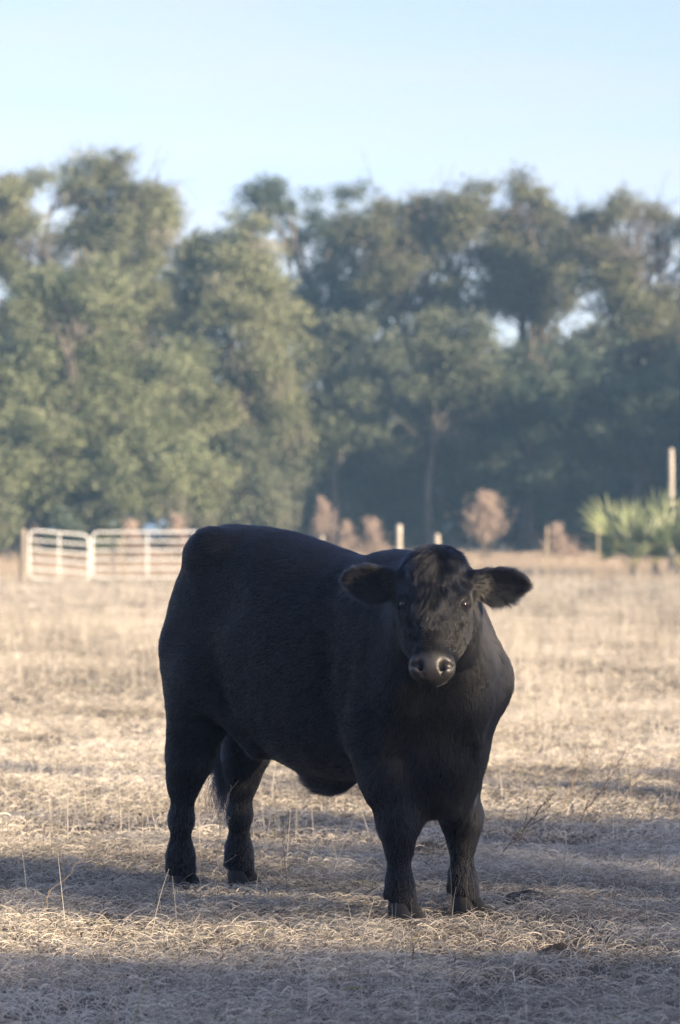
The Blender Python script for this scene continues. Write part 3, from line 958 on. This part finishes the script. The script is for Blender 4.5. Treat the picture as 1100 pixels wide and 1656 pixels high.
# back row
tree('oak_tree', 110, 119, [(30, 330, 60, 62), (150, 315, 66, 58), (240, 315, 46, 48), (205, 390, 80, 48), (45, 425, 60, 50), (120, 440, 70, 50), (265, 375, 45, 45), (-70, 360, 70, 70)], 'olive',
     'tallest oak at the far left of the wood, its thin top letting sky through', group=G1, gap=0.36, per_m2=66, trunk_r=0.34, moss=0.6, branch=1.5)
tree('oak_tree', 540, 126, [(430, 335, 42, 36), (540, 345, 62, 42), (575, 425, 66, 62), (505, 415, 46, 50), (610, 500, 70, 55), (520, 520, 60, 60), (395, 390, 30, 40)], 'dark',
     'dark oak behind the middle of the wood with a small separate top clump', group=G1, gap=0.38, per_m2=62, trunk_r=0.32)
tree('oak_tree', 700, 122, [(700, 345, 58, 40), (645, 380, 50, 44), (765, 378, 56, 48), (690, 435, 85, 55), (770, 460, 62, 56), (640, 460, 50, 50), (590, 380, 40, 40)], 'tan',
     'tall yellowish oak whose top is the highest right of the middle', group=G1, gap=0.36, per_m2=64, trunk_r=0.30, branch=1.5)
tree('oak_tree', 850, 124, [(830, 335, 42, 40), (870, 385, 58, 44), (820, 400, 56, 50), (890, 445, 62, 50), (840, 490, 70, 50)], 'tan',
     'thin-topped oak just right of the tall yellowish one', group=G1, gap=0.38, per_m2=60, trunk_r=0.28, branch=1.5)
tree('oak_tree', 1055, 117, [(925, 400, 55, 36), (1000, 395, 60, 38), (1075, 395, 55, 42), (1045, 470, 75, 55), (960, 470, 60, 46), (1110, 470, 60, 60), (1010, 560, 80, 50), (1160, 420, 60, 60)], 'tan',
     'half-bare oak at the far right with dark forking limbs against the sky', group=G1, gap=0.47, per_m2=44, trunk_r=0.30, branch=2.2)
# front row
tree('oak_tree', 60, 106, [(70, 560, 105, 90), (40, 700, 105, 100), (150, 680, 90, 110), (215, 620, 80, 90), (250, 760, 80, 80), (140, 790, 110, 50), (30, 800, 80, 50), (-70, 640, 90, 140), (120, 500, 80, 60), (310, 790, 45, 50)], 'bright',
     'broad leafy oak at the far left with sunlit foliage hanging down behind the gates', group=G1, gap=0.30, per_m2=60, trunk_r=0.36, moss=0.35)
tree('oak_tree', 385, 111, [(330, 440, 66, 66), (410, 420, 52, 56), (440, 520, 56, 70), (375, 530, 76, 76), (435, 620, 52, 80), (320, 560, 60, 70), (300, 660, 62, 60), (460, 680, 36, 50), (340, 720, 40, 50)], 'olive',
     'moss-hung oak left of the middle with pale sunlit foliage on a leaning crown', group=G1, gap=0.33, per_m2=60, trunk_r=0.26, moss=1.6)
# understorey
tree('understorey_tree', 545, 112, [(545, 590, 52, 62), (565, 670, 55, 60), (500, 700, 40, 50), (600, 620, 40, 50)], 'grey',
     'grey-green understorey tree beside the moss-hung oak above the cow back', group=G2, gap=0.32, trunk_r=0.16)
tree('understorey_tree', 690, 111, [(690, 610, 62, 58), (730, 660, 56, 60), (660, 700, 55, 60), (775, 590, 50, 55), (715, 560, 40, 40)], 'grey',
     'pale grey-green understorey tree catching sun in the middle of the wood', group=G2, gap=0.32, trunk_r=0.17)
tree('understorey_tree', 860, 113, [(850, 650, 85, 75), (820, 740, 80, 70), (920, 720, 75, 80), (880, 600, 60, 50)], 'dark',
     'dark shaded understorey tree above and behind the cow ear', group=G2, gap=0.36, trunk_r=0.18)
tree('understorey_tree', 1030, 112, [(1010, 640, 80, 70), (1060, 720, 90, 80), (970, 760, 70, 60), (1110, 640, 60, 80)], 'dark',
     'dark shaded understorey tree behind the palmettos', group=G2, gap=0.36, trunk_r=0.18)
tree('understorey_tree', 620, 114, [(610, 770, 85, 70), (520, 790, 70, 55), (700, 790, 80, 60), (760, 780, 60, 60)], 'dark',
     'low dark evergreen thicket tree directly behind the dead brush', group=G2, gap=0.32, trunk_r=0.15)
tree('understorey_tree', 350, 109, [(350, 800, 48, 45), (400, 780, 45, 45), (440, 810, 45, 40), (380, 740, 35, 40)], 'grey',
     'small grey shaded understorey tree at the foot of the moss-hung oak', group=G2, gap=0.28, trunk_r=0.12, moss=0.8)
tree('oak_tree', 235, 123, [(205, 470, 70, 52), (268, 455, 46, 50), (235, 535, 66, 55)], 'olive',
     'olive oak filling the gap between the tallest left oak and the moss-hung oak', group=G1, gap=0.36, per_m2=60, trunk_r=0.24)

# far-off mass of wood behind and beside the trees that can be told apart
def wood(name, label, boxes, mat, leaf=0.17, per=6, gap=0.36, lit=None):
    lobes = []
    for (x0, x1, y0, y1, z0, z1, n) in boxes:
        for _ in range(n):
            r = rng.uniform(1.4, 2.6)
            lobes.append((np.array([rng.uniform(x0, x1), rng.uniform(y0, y1), rng.uniform(z0, z1)]), (r, r, r * 0.85)))
    V, F, T = foliage(lobes, per, gap, leaf, (0.5, 1.1), 5)
    if lit is not None:                                              # leaves removed along the sun's rays to shape where light patches fall
        C = V.reshape(-1, 4, 3).mean(1)
        g = C[:, :2] - np.array(SUN_DIR)[:2] * (C[:, 2] / SUN_DIR.z)[:, None]
        keep = ~lit(g)
        V = V.reshape(-1, 4, 3)[keep].reshape(-1, 3); T = T.reshape(-1, 4)[keep].ravel()
        F = np.arange(len(V)).reshape(-1, 4)
    me = np_mesh(name, V, F, False); np_attr(me, 'tone', T); me.materials.append(LEAF[mat])
    return tag(link(name, me), label, 'wood', kind='stuff')
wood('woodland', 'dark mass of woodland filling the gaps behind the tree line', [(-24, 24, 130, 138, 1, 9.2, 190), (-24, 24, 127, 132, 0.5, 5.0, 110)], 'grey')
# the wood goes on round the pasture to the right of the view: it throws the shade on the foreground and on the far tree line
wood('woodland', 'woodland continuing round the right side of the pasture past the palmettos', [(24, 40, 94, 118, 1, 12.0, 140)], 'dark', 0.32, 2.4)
NEAR_WOOD = [(24, 30, -16.0, 1.6, 1.0, 5.8, 50), (24.5, 29.5, -16.0, 2.2, 5.4, 7.55, 84)]
rng = np.random.default_rng(9)
def openings(g):  # designed shade map: picks leaves to drop so chosen spots are sunlit
    nz = vnoise(g, 0.9, 51); n2 = vnoise(g, 3.0, 52); x, y = g[:, 0], g[:, 1]
    e = lambda cx, cy, rx, ry: ((x - cx) / rx) ** 2 + ((y - cy) / ry) ** 2 + (n2 - 0.5) * 1.1 < 1
    p = np.where(y < 9.9, 0.10, 0.60 + 0.050 * (y - 10.5)) + 0.55 * (n2 - 0.5) + 0.45 * (nz - 0.5) - 0.40 * np.exp(-((x + 2.7) / 1.1) ** 2 - ((y - 13.1) / 0.8) ** 2)
    return e(-0.95, 10.65, 0.75, 0.42) | e(-0.25, 10.75, 0.5, 0.12) | e(-4.5, 14.7, 1.9, 1.0) | (rng.random(len(x)) < p) | (y > 18.4 + 2 * (nz - 0.5))
wood('woodland', 'trees beside the pasture to the right that shade the foreground', NEAR_WOOD, 'dark', 0.26, 2.9, 0.25, openings)
PI = math.pi
# ------------------------------------------------------------------ gates, posts, brush, palmettos, weeds
galv_m, N_, L_, out = new_mat('white_painted_pipe')
pb = N_.new('ShaderNodeBsdfPrincipled'); pb.inputs['Roughness'].default_value = 0.45
nz = N_.new('ShaderNodeTexNoise'); nz.inputs['Scale'].default_value = 6; nz.inputs['Detail'].default_value = 6
r = ramp(N_, [(0.30, (0.50, 0.50, 0.50)), (0.5, (0.70, 0.72, 0.73))])
L_.new(nz.outputs['Fac'], r.inputs['Fac']); L_.new(r.outputs['Color'], pb.inputs['Base Color']); L_.new(pb.outputs['BSDF'], out.inputs['Surface'])
post_m = rough_mat('weathered_post', (0.25, 0.23, 0.20), (0.50, 0.47, 0.42), 6, (3, 3, 0.4), 0.85, 0.5, 0.02)
grey_post_m = rough_mat('old_grey_post', (0.10, 0.09, 0.075), (0.26, 0.23, 0.19), 6, (3, 3, 0.4), 0.85, 0.5, 0.02)
dark_post_m = rough_mat('rusty_post', (0.06, 0.05, 0.045), (0.15, 0.12, 0.10), 9, (1, 1, 1), 0.8, 0.3, 0.01)

def part(name, geo, mat, parent, smooth=True):
    me = np_mesh(name, geo[0], geo[1], smooth); me.materials.append(mat)
    return link(name, me, parent)

def rod(a, b, r, sides=10):
    return tube([a, b], [r, r], sides)

def gate(px0, px1, d0, d1, h, label, sag=0.0):
    a = np.array([(px0 - 550) / FPX * d0, d0, 0.0]); b = np.array([(px1 - 550) / FPX * d1, d1, 0.0])
    root = link('pasture_gate', None); root.location = a; tag(root, label, 'gate', 'pipe gates at the back of the pasture')
    v = b - a + np.array([0, 0, -sag]); L = np.linalg.norm(v); u = v / L
    zb = 0.10
    c = 0.16
    # outer frame, one bent pipe with rounded corners
    P = []
    for (s, z, ang) in ((c, zb + c, 180), (c, h - c, 90), (L - c, h - c, 0), (L - c, zb + c, -90)):
        for q in range(5):
            t = math.radians(ang + (90 - 22.5 * q) if ang != 180 else 270 - 22.5 * q)
            P.append(u * (s + c * math.cos(t)) + np.array([0, 0, z + c * math.sin(t)]))
    P.append(P[0])
    part('frame', tube(P, [0.026] * len(P), 8), galv_m, root)
    for i in range(1, 5):
        z = zb + (h - zb) * i / 5
        part('bar', rod(u * 0.02 + np.array([0, 0, z]), u * (L - 0.02) + np.array([0, 0, z]), 0.020), galv_m, root)
    part('upright', rod(u * L * 0.5 + np.array([0, 0.03, zb]), u * L * 0.5 + np.array([0, 0.03, h]), 0.020), galv_m, root)
    for z in (0.32, h - 0.3):
        part('hinge', rod(u * -0.07 + np.array([0, 0, z]), u * 0.03 + np.array([0, 0, z]), 0.02), dark_post_m, root)
    return root
gate(47, 144, 78.6, 78.7, 1.30, 'shorter white pipe gate between the thick gatepost and the longer gate', 0.13)
gate(149, 327, 78.8, 78.8, 1.25, 'longer white pipe gate reaching to the cow rump')

def post(name, px, py_top, d, r, mat, label, lean=0.0, cap=True, group='fence posts behind the cow'):
    b = np.array([(px - 550) / FPX * d, d, -0.1]); z = CAM_H - (py_top - 850) / FPX * d
    root = link(name, None); root.location = b; tag(root, label, 'post', group)
    n = 7
    P = [np.array([lean * t * z + rng.normal(0, r * 0.06), rng.normal(0, r * 0.06), t * (z + 0.1)]) for t in np.linspace(0, 1, n)]
    R = [r * (1.05 - 0.12 * t) * rng.uniform(0.96, 1.04) for t in np.linspace(0, 1, n)]
    P += [P[-1] + np.array([0, 0, r * 0.10]), P[-1] + np.array([0, 0, r * 0.12])]; R += [R[-1] * 0.86, R[-1] * 0.02]
    part('shaft', tube(P, R, 12), mat, root)
    return root
post('gate_post', 37, 856, 77.8, 0.085, grey_post_m, 'thick wooden gatepost at the left end of the white gates')
post('fence_post', 330, 858, 79.4, 0.085, post_m, 'wooden post at the hinge end of the longer gate, beside the cow rump')
post('fence_post', 645, 849, 81, 0.082, post_m, 'pale wooden fence post standing just left of the cow head')
post('fence_post', 707, 864, 88, 0.088, post_m, 'pale wooden fence post showing just above the cow poll')
post('fence_post', 521, 866, 92, 0.050, post_m, 'small wooden fence post seen over the cow back')
tpost_m = rough_mat('faded_steel', (0.20, 0.17, 0.12), (0.36, 0.31, 0.22), 9, (1, 1, 1), 0.7, 0.2, 0.01)
def steel_post(px, py_top, d, label):
    b = np.array([(px - 550) / FPX * d, d, -0.1]); z = CAM_H - (py_top - 850) / FPX * d + 0.1
    root = link('steel_post', None); root.location = b; tag(root, label, 'post', 'thin steel fence posts')
    V = []
    prof = [(-0.026, 0), (0.026, 0), (0.026, 0.008), (0.006, 0.008), (0.006, 0.04), (-0.006, 0.04), (-0.006, 0.008), (-0.026, 0.008)]
    for q in (0, z):
        V += [(x, y, q) for x, y in prof]
    F = [(i, (i + 1) % 8, 8 + (i + 1) % 8, 8 + i) for i in range(8)] + [(8, 9, 10, 15), (11, 12, 13, 14)]
    part('shaft', (np.array(V), np.array(F)), tpost_m, root, False)
    for k in range(6):
        zz = 0.35 + k * 0.17
        if zz < z - 0.05: part('stud', rod((0, -0.012, zz), (0, 0.004, zz), 0.012, 6), dark_post_m, root)
    return root
steel_post(885, 852, 79, 'thin steel post standing alone right of the cow ear')
steel_post(968, 850, 80, 'thin dark steel post at the edge of the palmettos')
steel_post(199, 857, 78.6, 'thin dark steel post in front of the longer white gate')
post('tall_pole', 1086, 726, 87.5, 0.078, post_m, 'tall pale wooden pole rising out of the palmettos', lean=-0.004, group='tall pole')

# wire strung along the fence line
wire_root = link('wire_fence', None)
tag(wire_root, 'sagging strands of fence wire running between the posts behind the cow', 'fence wire')
wp = [((px_ - 550) / FPX * d_, d_) for px_, d_ in ((330, 79.4), (521, 80.4), (645, 80.9), (885, 79.0), (968, 80.0), (1086, 80.4), (1230, 81.0))]
for z_ in (0.35, 0.65, 0.95, 1.2):
    P = []
    for (xa, ya), (xb, yb) in zip(wp[:-1], wp[1:]):
        for q in range(5):
            t = q / 5
            P.append((xa + (xb - xa) * t, ya + (yb - ya) * t - 0.09, z_ - 0.05 * math.sin(PI * t) + rng.normal(0, 0.006)))
    part('wire', tube(P, [0.004] * len(P), 5), dark_post_m, wire_root)

# dead brush between the fence and the trees
brush_m = leafy('dead_brush', [(0.0, (0.19, 0.145, 0.12)), (0.5, (0.38, 0.305, 0.255)), (1.0, (0.56, 0.47, 0.40))], 0.3)
def brush(px, py_top, d, wpx, label, n=1500, oval=False):
    k = d / FPX
    h = CAM_H - (py_top - 850) * k; w = wpx * k / 2
    root = link('dead_bush', None); root.location = ((px - 550) * k, d, 0); tag(root, label, 'bush', 'dead brown bushes beyond the fence')
    st = []
    for _ in range(9):
        e = np.array([rng.normal(0, w * 0.45), rng.normal(0, w * 0.45), h * rng.uniform(0.6, 0.95)])
        g, P = limb((rng.normal(0, 0.08), rng.normal(0, 0.08), 0), e, 0.016, 0.005, 0.06, 5); st.append(g)
    part('stem', join(st), bark_m, root)
    z = h * (0.35 + 0.65 * rng.random(n) ** (0.8 if oval else 1.7))
    prof = np.sqrt(np.clip(1 - ((z / h - 0.66) / 0.36) ** 2, 0.02, 1)) if oval else np.clip((1.25 - z / h) * (0.6 + 0.9 * vnoise(np.column_stack([z * 3, rng.random(n)]), 1.0, 4)), 0.05, 1.2)
    C = np.column_stack([rng.normal(0, 0.5, n) * w * prof, rng.normal(0, 0.5, n) * w * prof, z])
    C[:, :2] += (np.stack([vnoise(C * 1.0, 4.0, k_) for k_ in (1, 2)], 1) - 0.5) * w * 0.9
    L = rng.uniform(0.08, 0.24, n)
    dr = unit_(np.column_stack([C[:, 0] * 0.9 / w, C[:, 1] * 0.9 / w, np.full(n, 0.9)]) + rng.normal(0, 0.25, (n, 3)))
    sd = unit_(np.cross(dr, rng.normal(0, 1, (n, 3)))) * 0.011
    V = np.stack([C - sd, C + sd, C + dr * L[:, None] + sd * 0.3, C + dr * L[:, None] - sd * 0.3], 1).reshape(-1, 3)
    me = np_mesh('twigs', V, np.arange(4 * n).reshape(n, 4), False)
    np_attr(me, 'tone', np.repeat(np.clip(rng.normal(0.55, 0.2, n), 0, 1), 4)); me.materials.append(brush_m)
    tag(link('twigs', me, root), kind='stuff')
brush(785, 800, 98, 56, 'tall oval dead bush right of the cow head', 2300, True)
brush(524, 808, 98, 44, 'narrow pointed dead bush above the cow back', 1400)
brush(565, 848, 97, 50, 'low dead bush just right of the narrow pointed one', 800)
brush(605, 842, 97, 60, 'low spreading dead bush left of the pale fence post', 1000)
brush(905, 852, 95, 70, 'low dead bush behind the lone steel post', 1200)
brush(215, 845, 96, 60, 'reddish dead bush behind the longer gate', 1700)
brush(292, 838, 97, 50, 'reddish dead bush behind the right half of the longer gate', 1500)

# palmettos
palm_m = leafy('palmetto_leaf', [(0.0, (0.05, 0.075, 0.03)), (0.5, (0.115, 0.155, 0.07)), (1.0, (0.27, 0.31, 0.15))], 0.30, 0.4, spec=0.5)
stalk_m = rough_mat('palmetto_stalk', (0.12, 0.14, 0.05), (0.24, 0.24, 0.10), 10, (1, 1, 1), 0.6, 0.1)
def fan(length, blades, spread):
    """a fan leaf: folded blades radiating from the end of the stalk, local +Z outward"""
    V, F = [], []
    for i in range(blades):
        t = (i / (blades - 1) - 0.5) * 2
        an = t * spread
        L = length * (1 - 0.28 * t * t) * rng.uniform(0.9, 1.06)
        d = np.array([math.sin(an), rng.normal(0.05, 0.06), math.cos(an)]); d /= np.linalg.norm(d)
        s = np.array([math.cos(an), 0, -math.sin(an)]) * 0.034 * length / 0.8
        f = np.array([0, 0.020, 0])
        o = len(V)
        droop = np.array([0, 0.10 * length, -0.04 * length]) * rng.uniform(0.4, 1.3)
        V += [d * 0.04, d * L * 0.5 - s, d * L * 0.5 + f, d * L * 0.5 + s, d * L + droop * 1.0]
        F += [(o, o + 1, o + 2, o + 2), (o, o + 2, o + 3, o + 3), (o + 1, o + 4, o + 2, o + 2), (o + 2, o + 4, o + 3, o + 3)]
    return np.array(V), [f[:3] for f in F]
def palmetto(px, d, fr, label):
    k = d / FPX
    root = link('palmetto', None); root.location = ((px - 550) * k, d, 0); tag(root, label, 'palmetto', 'palmettos at the right edge of the pasture')
    part('base', tube([(0, 0, -0.1), (0.02, 0, 0.12), (0.0, 0.02, 0.35)], [0.16, 0.15, 0.07], 10), bark_m, root)
    for (lean, az, stalk, length, tn) in fr:
        d0 = np.array([math.sin(lean) * math.cos(az), math.sin(lean) * math.sin(az), math.cos(lean)])
        a = np.array([0, 0, 0.2]); b = a + d0 * stalk
        V, F = fan(length, int(rng.integers(9, 13)), rng.uniform(0.55, 0.85))
        z = unit_(d0 + rng.normal(0, 0.10, 3)); x = unit_(np.cross(np.array([rng.normal(0, 0.35), 1, 0.1]), z)); y = np.cross(z, x)
        V = b + V @ np.array([x, y, z])
        me = np_mesh('fan_leaf', V, np.array(F), False)
        np_attr(me, 'tone', np.clip(tn + rng.normal(0, 0.1, len(V)), 0, 1)); me.materials.append(palm_m)
        lf = link('fan_leaf', me, root)
        part('stalk', tube([a, (a + b) / 2 + np.array([0, 0, 0.04]), b], [0.014, 0.012, 0.010], 6), stalk_m, lf)
PI = math.pi
def fronds(n, left=0.0, tall=1.0, dim=0.0):
    out_ = []
    for i in range(n):
        az = 2 * PI * i / n + rng.normal(0, 0.3)
        lean = abs(rng.normal(0.5, 0.28)) + (0.2 if math.cos(az) * left < 0 else 0)
        out_.append((min(lean, 1.25), az, rng.uniform(0.5, 1.2) * tall, rng.uniform(0.85, 1.2) * tall, rng.uniform(0.1, 0.75) - dim))
    return out_
rng = np.random.default_rng(4)
palmetto(1026, 84, fronds(5, -1, 0.8, 0.3) + [(0.52, PI, 1.05, 1.35, 0.85), (0.80, PI, 0.8, 1.1, 0.5), (0.12, PI, 0.9, 1.2, 0.7), (0.3, 4.6, 0.25, 1.0, 1.0), (0.5, 0.2, 0.8, 1.1, 0.6)], 'palmetto with fans leaning out over the thin dark steel post')
palmetto(1060, 85, fronds(5, 0, 0.85, 0.3) + [(0.35, 2.6, 1.0, 1.3, 0.75), (0.1, 0.3, 1.15, 1.35, 0.9), (0.45, 0.2, 1.0, 1.25, 0.8), (0.8, PI, 0.7, 1.1, 0.5), (0.4, 4.7, 0.4, 1.0, 0.6)], 'middle palmetto standing just left of the tall pole')
palmetto(1098, 84.5, fronds(5, 0, 0.85, 0.2) + [(0.3, 2.8, 0.9, 1.25, 0.8), (0.3, 0.2, 1.0, 1.3, 0.7), (0.7, PI, 0.7, 1.0, 0.5)], 'palmetto at the picture edge beside the tall pole')
palmetto(1145, 86, fronds(11, 0, 1.0), 'palmetto cut off by the picture edge right of the tall pole')
rng = np.random.default_rng(77)
# low green scrub at the foot of the trees on the left
tree('scrub_bush', 15, 99, [(10, 850, 22, 22, 0), (-20, 845, 30, 30, 0)], 'bright', 'low green scrub bush left of the thick gatepost', 'bush', 'green scrub', gap=0.2, per_m2=80, leaf=0.07, trunk_r=0.04, clump_r=(0.2, 0.4))
tree('scrub_bush', 120, 101, [(118, 848, 24, 18, 0)], 'dark', 'low dark green scrub bush behind the shorter gate', 'bush', 'green scrub', gap=0.2, per_m2=80, leaf=0.07, trunk_r=0.04, clump_r=(0.2, 0.4))

# dead weeds in the near grass
weed_m = rough_mat('dead_weed_stem', (0.10, 0.065, 0.05), (0.22, 0.16, 0.12), 30, (1, 1, 1), 0.8, 0.1)
pale_weed_m = rough_mat('pale_weed_stem', (0.30, 0.22, 0.15), (0.50, 0.40, 0.28), 30, (1, 1, 1), 0.8, 0.1)
def weed(base, tip_px, mat, label, r=0.0024, twigs=5, buds=True, ddepth=0.0, tl=0.3, name='dead_weed'):
    """base and tip given by photo pixels; the tip stands ddepth metres behind the base"""
    b = ground_px(*base); d = b.y + ddepth
    t = at_px(*tip_px, d)
    root = link(name, None); root.location = b; tag(root, label, 'weed', 'dead weed stems in the grass')
    v = np.array(t - b)
    L = np.linalg.norm(v)
    bendv = rng.normal(0, 0.04 * L, 3)
    P = [v * s + bendv * math.sin(PI * s) + rng.normal(0, 0.006, 3) * (0 < s < 1) for s in np.linspace(0, 1, 9)]
    P[0] = np.array([0, 0, -0.03])
    part('stem', tube(P, np.linspace(r, r * 0.45, 9), 6), mat, root)
    for i in range(twigs):
        s = rng.uniform(0.25, 0.95); j = int(s * 8)
        o = P[j]
        dr = unit_(v / L + rng.normal(0, 0.55, 3)); ln = L * tl * rng.uniform(0.4, 1.0) * (1.2 - s)
        Q = [o + dr * ln * q + np.array([0, 0, 0.12 * ln * q * q]) for q in (0, 0.35, 0.7, 1)]
        tw = part('twig', tube(Q, np.linspace(r * 0.6, r * 0.3, 4), 5), mat, root)
        if buds:
            bl = []
            for q in (0.45, 0.75, 1.0):
                c = o + dr * ln * q + np.array([0, 0, 0.12 * ln * q * q]); e = c + unit_(dr + rng.normal(0, 0.6, 3)) * 0.012
                bl.append(tube([c, (c + e) / 2, e], [r * 0.5, r * 0.9, r * 0.2], 5))
            tag(part('seed_head', join(bl), mat, tw), kind='stuff')
    return root
weed((905, 1316), (952, 1198), weed_m, 'single dark weed stem leaning right, tallest of the stems right of the cow', twigs=2, r=0.0036)
weed((925, 1342), (1012, 1214), weed_m, 'branching weed stem slanting right behind the twiggy one', twigs=6, r=0.0034)
weed((975, 1330), (1052, 1222), pale_weed_m, 'faint pale weed stem farthest to the right', twigs=3, r=0.0026)
weed((800, 1395), (895, 1282), weed_m, 'twiggy dark weed right of the cow front hoof', twigs=12, r=0.0032, tl=0.6)
weed((726, 1462), (742, 1372), pale_weed_m, 'budded pale twig in front of the cow shin', twigs=3, ddepth=-0.02, r=0.0026)
weed((722, 1468), (764, 1412), pale_weed_m, 'shorter budded twig crossing the cow front shin', twigs=3, ddepth=-0.02, r=0.0026)
weed((692, 1475), (712, 1350), pale_weed_m, 'pale straw stem between the cow front hooves', twigs=1, buds=False, r=0.0020)
weed((350, 1462), (386, 1262), pale_weed_m, 'small forked twig in front of the cow hind leg', twigs=7, r=0.0015, ddepth=0.1, tl=0.25)
weed((66, 1482), (132, 1392), pale_weed_m, 'long pale bent straw near the left edge of the foreground', twigs=1, buds=False, r=0.0026)
weed((225, 1418), (290, 1352), weed_m, 'dark thin weed stem leaning right, left of the cow hind hooves', twigs=1, buds=False, r=0.0018)
weed((464, 1440), (466, 1310), weed_m, 'thin upright weed stem under the cow belly', twigs=1, buds=False, r=0.0013)
weed((360, 1556), (360, 1490), weed_m, 'short upright dark stem in the shaded foreground left of the middle', twigs=1, buds=False, r=0.0020)
weed((660, 1570), (672, 1500), weed_m, 'short dark stem in the foreground below the cow front hooves', twigs=1, buds=False, r=0.0020)
weed((733, 1575), (735, 1542), weed_m, 'stubby dark stem in the foreground right of the middle', twigs=0, buds=False, r=0.0022)
weed((1000, 1230), (975, 1115), pale_weed_m, 'long pale bent stalk in the sunlit grass on the right', twigs=1, buds=False, r=0.0020)

# clods of dung and dirt lying in the grass
clod_m = rough_mat('dark_dung', (0.018, 0.014, 0.010), (0.06, 0.045, 0.03), 35, (1, 1, 1), 0.85, 0.8, 0.02)
def clod(px, py, w, l, h, label):
    c = ground_px(px, py)
    root = link('dung_pat', None); root.location = (c.x, c.y, float(ground_h([(c.x, c.y)])[0])); tag(root, label, 'dung', 'dung pats in the grass')
    nr, na = 8, 22
    V = [(0, 0, h)]
    for i in range(1, nr + 1):
        t = i / nr
        for j in range(na):
            an = 2 * math.pi * j / na
            V.append((w * t * math.cos(an), l * t * math.sin(an), h * (1 - t * t) - 0.012 * (i == nr)))
    V = np.array(V); q = V[:, :2] + np.array([c.x, c.y])
    V[:, 2] += (vnoise(q, 18, 3) - 0.4) * h * 1.1 * (V[:, 2] > 0); V[:, :2] *= (0.72 + 0.5 * vnoise(q, 9, 4))[:, None]
    F = [(0, 1 + j, 1 + (j + 1) % na, 1 + (j + 1) % na) for j in range(na)]
    tri_ = [f[:3] for f in F]
    for i in range(nr - 1):
        for j in range(na):
            a, b_ = 1 + i * na + j, 1 + i * na + (j + 1) % na
            tri_ += [(a, a + na, b_ + na), (a, b_ + na, b_)]
    part('lump', (V, np.array(tri_)), clod_m, root)
clod(838, 1452, 0.13, 0.10, 0.042, 'dark dung pat in the grass right of the cow front hooves')
clod(902, 1546, 0.12, 0.09, 0.04, 'dark dung pat nearest the camera in the lower right of the grass')
clod(696, 1372, 0.07, 0.08, 0.025, 'small dark dung pat seen between the cow front legs')

# ------------------------------------------------------------------ the air
haze_m, N_, L_, out = new_mat('pale_air')
pv = N_.new('ShaderNodeVolumePrincipled')
pv.inputs['Color'].default_value = (0.34, 0.62, 1.0, 1)
pv.inputs['Density'].default_value = 0.0010
pv.inputs['Anisotropy'].default_value = 0.0
L_.new(pv.outputs['Volume'], out.inputs['Volume'])
hz = 1540.0
hv_ = np.array([(x, y, z) for x in (-hz, hz) for y in (-hz, hz) for z in (-1.2, 19.0)])
hf_ = np.array([(0, 1, 3, 2), (4, 6, 7, 5), (0, 4, 5, 1), (2, 3, 7, 6), (0, 2, 6, 4), (1, 5, 7, 3)])
hme = np_mesh('haze', hv_, hf_, False); hme.materials.append(haze_m)
tag(link('haze', hme), 'pale even haze filling the air over the pasture', 'haze', kind='stuff')
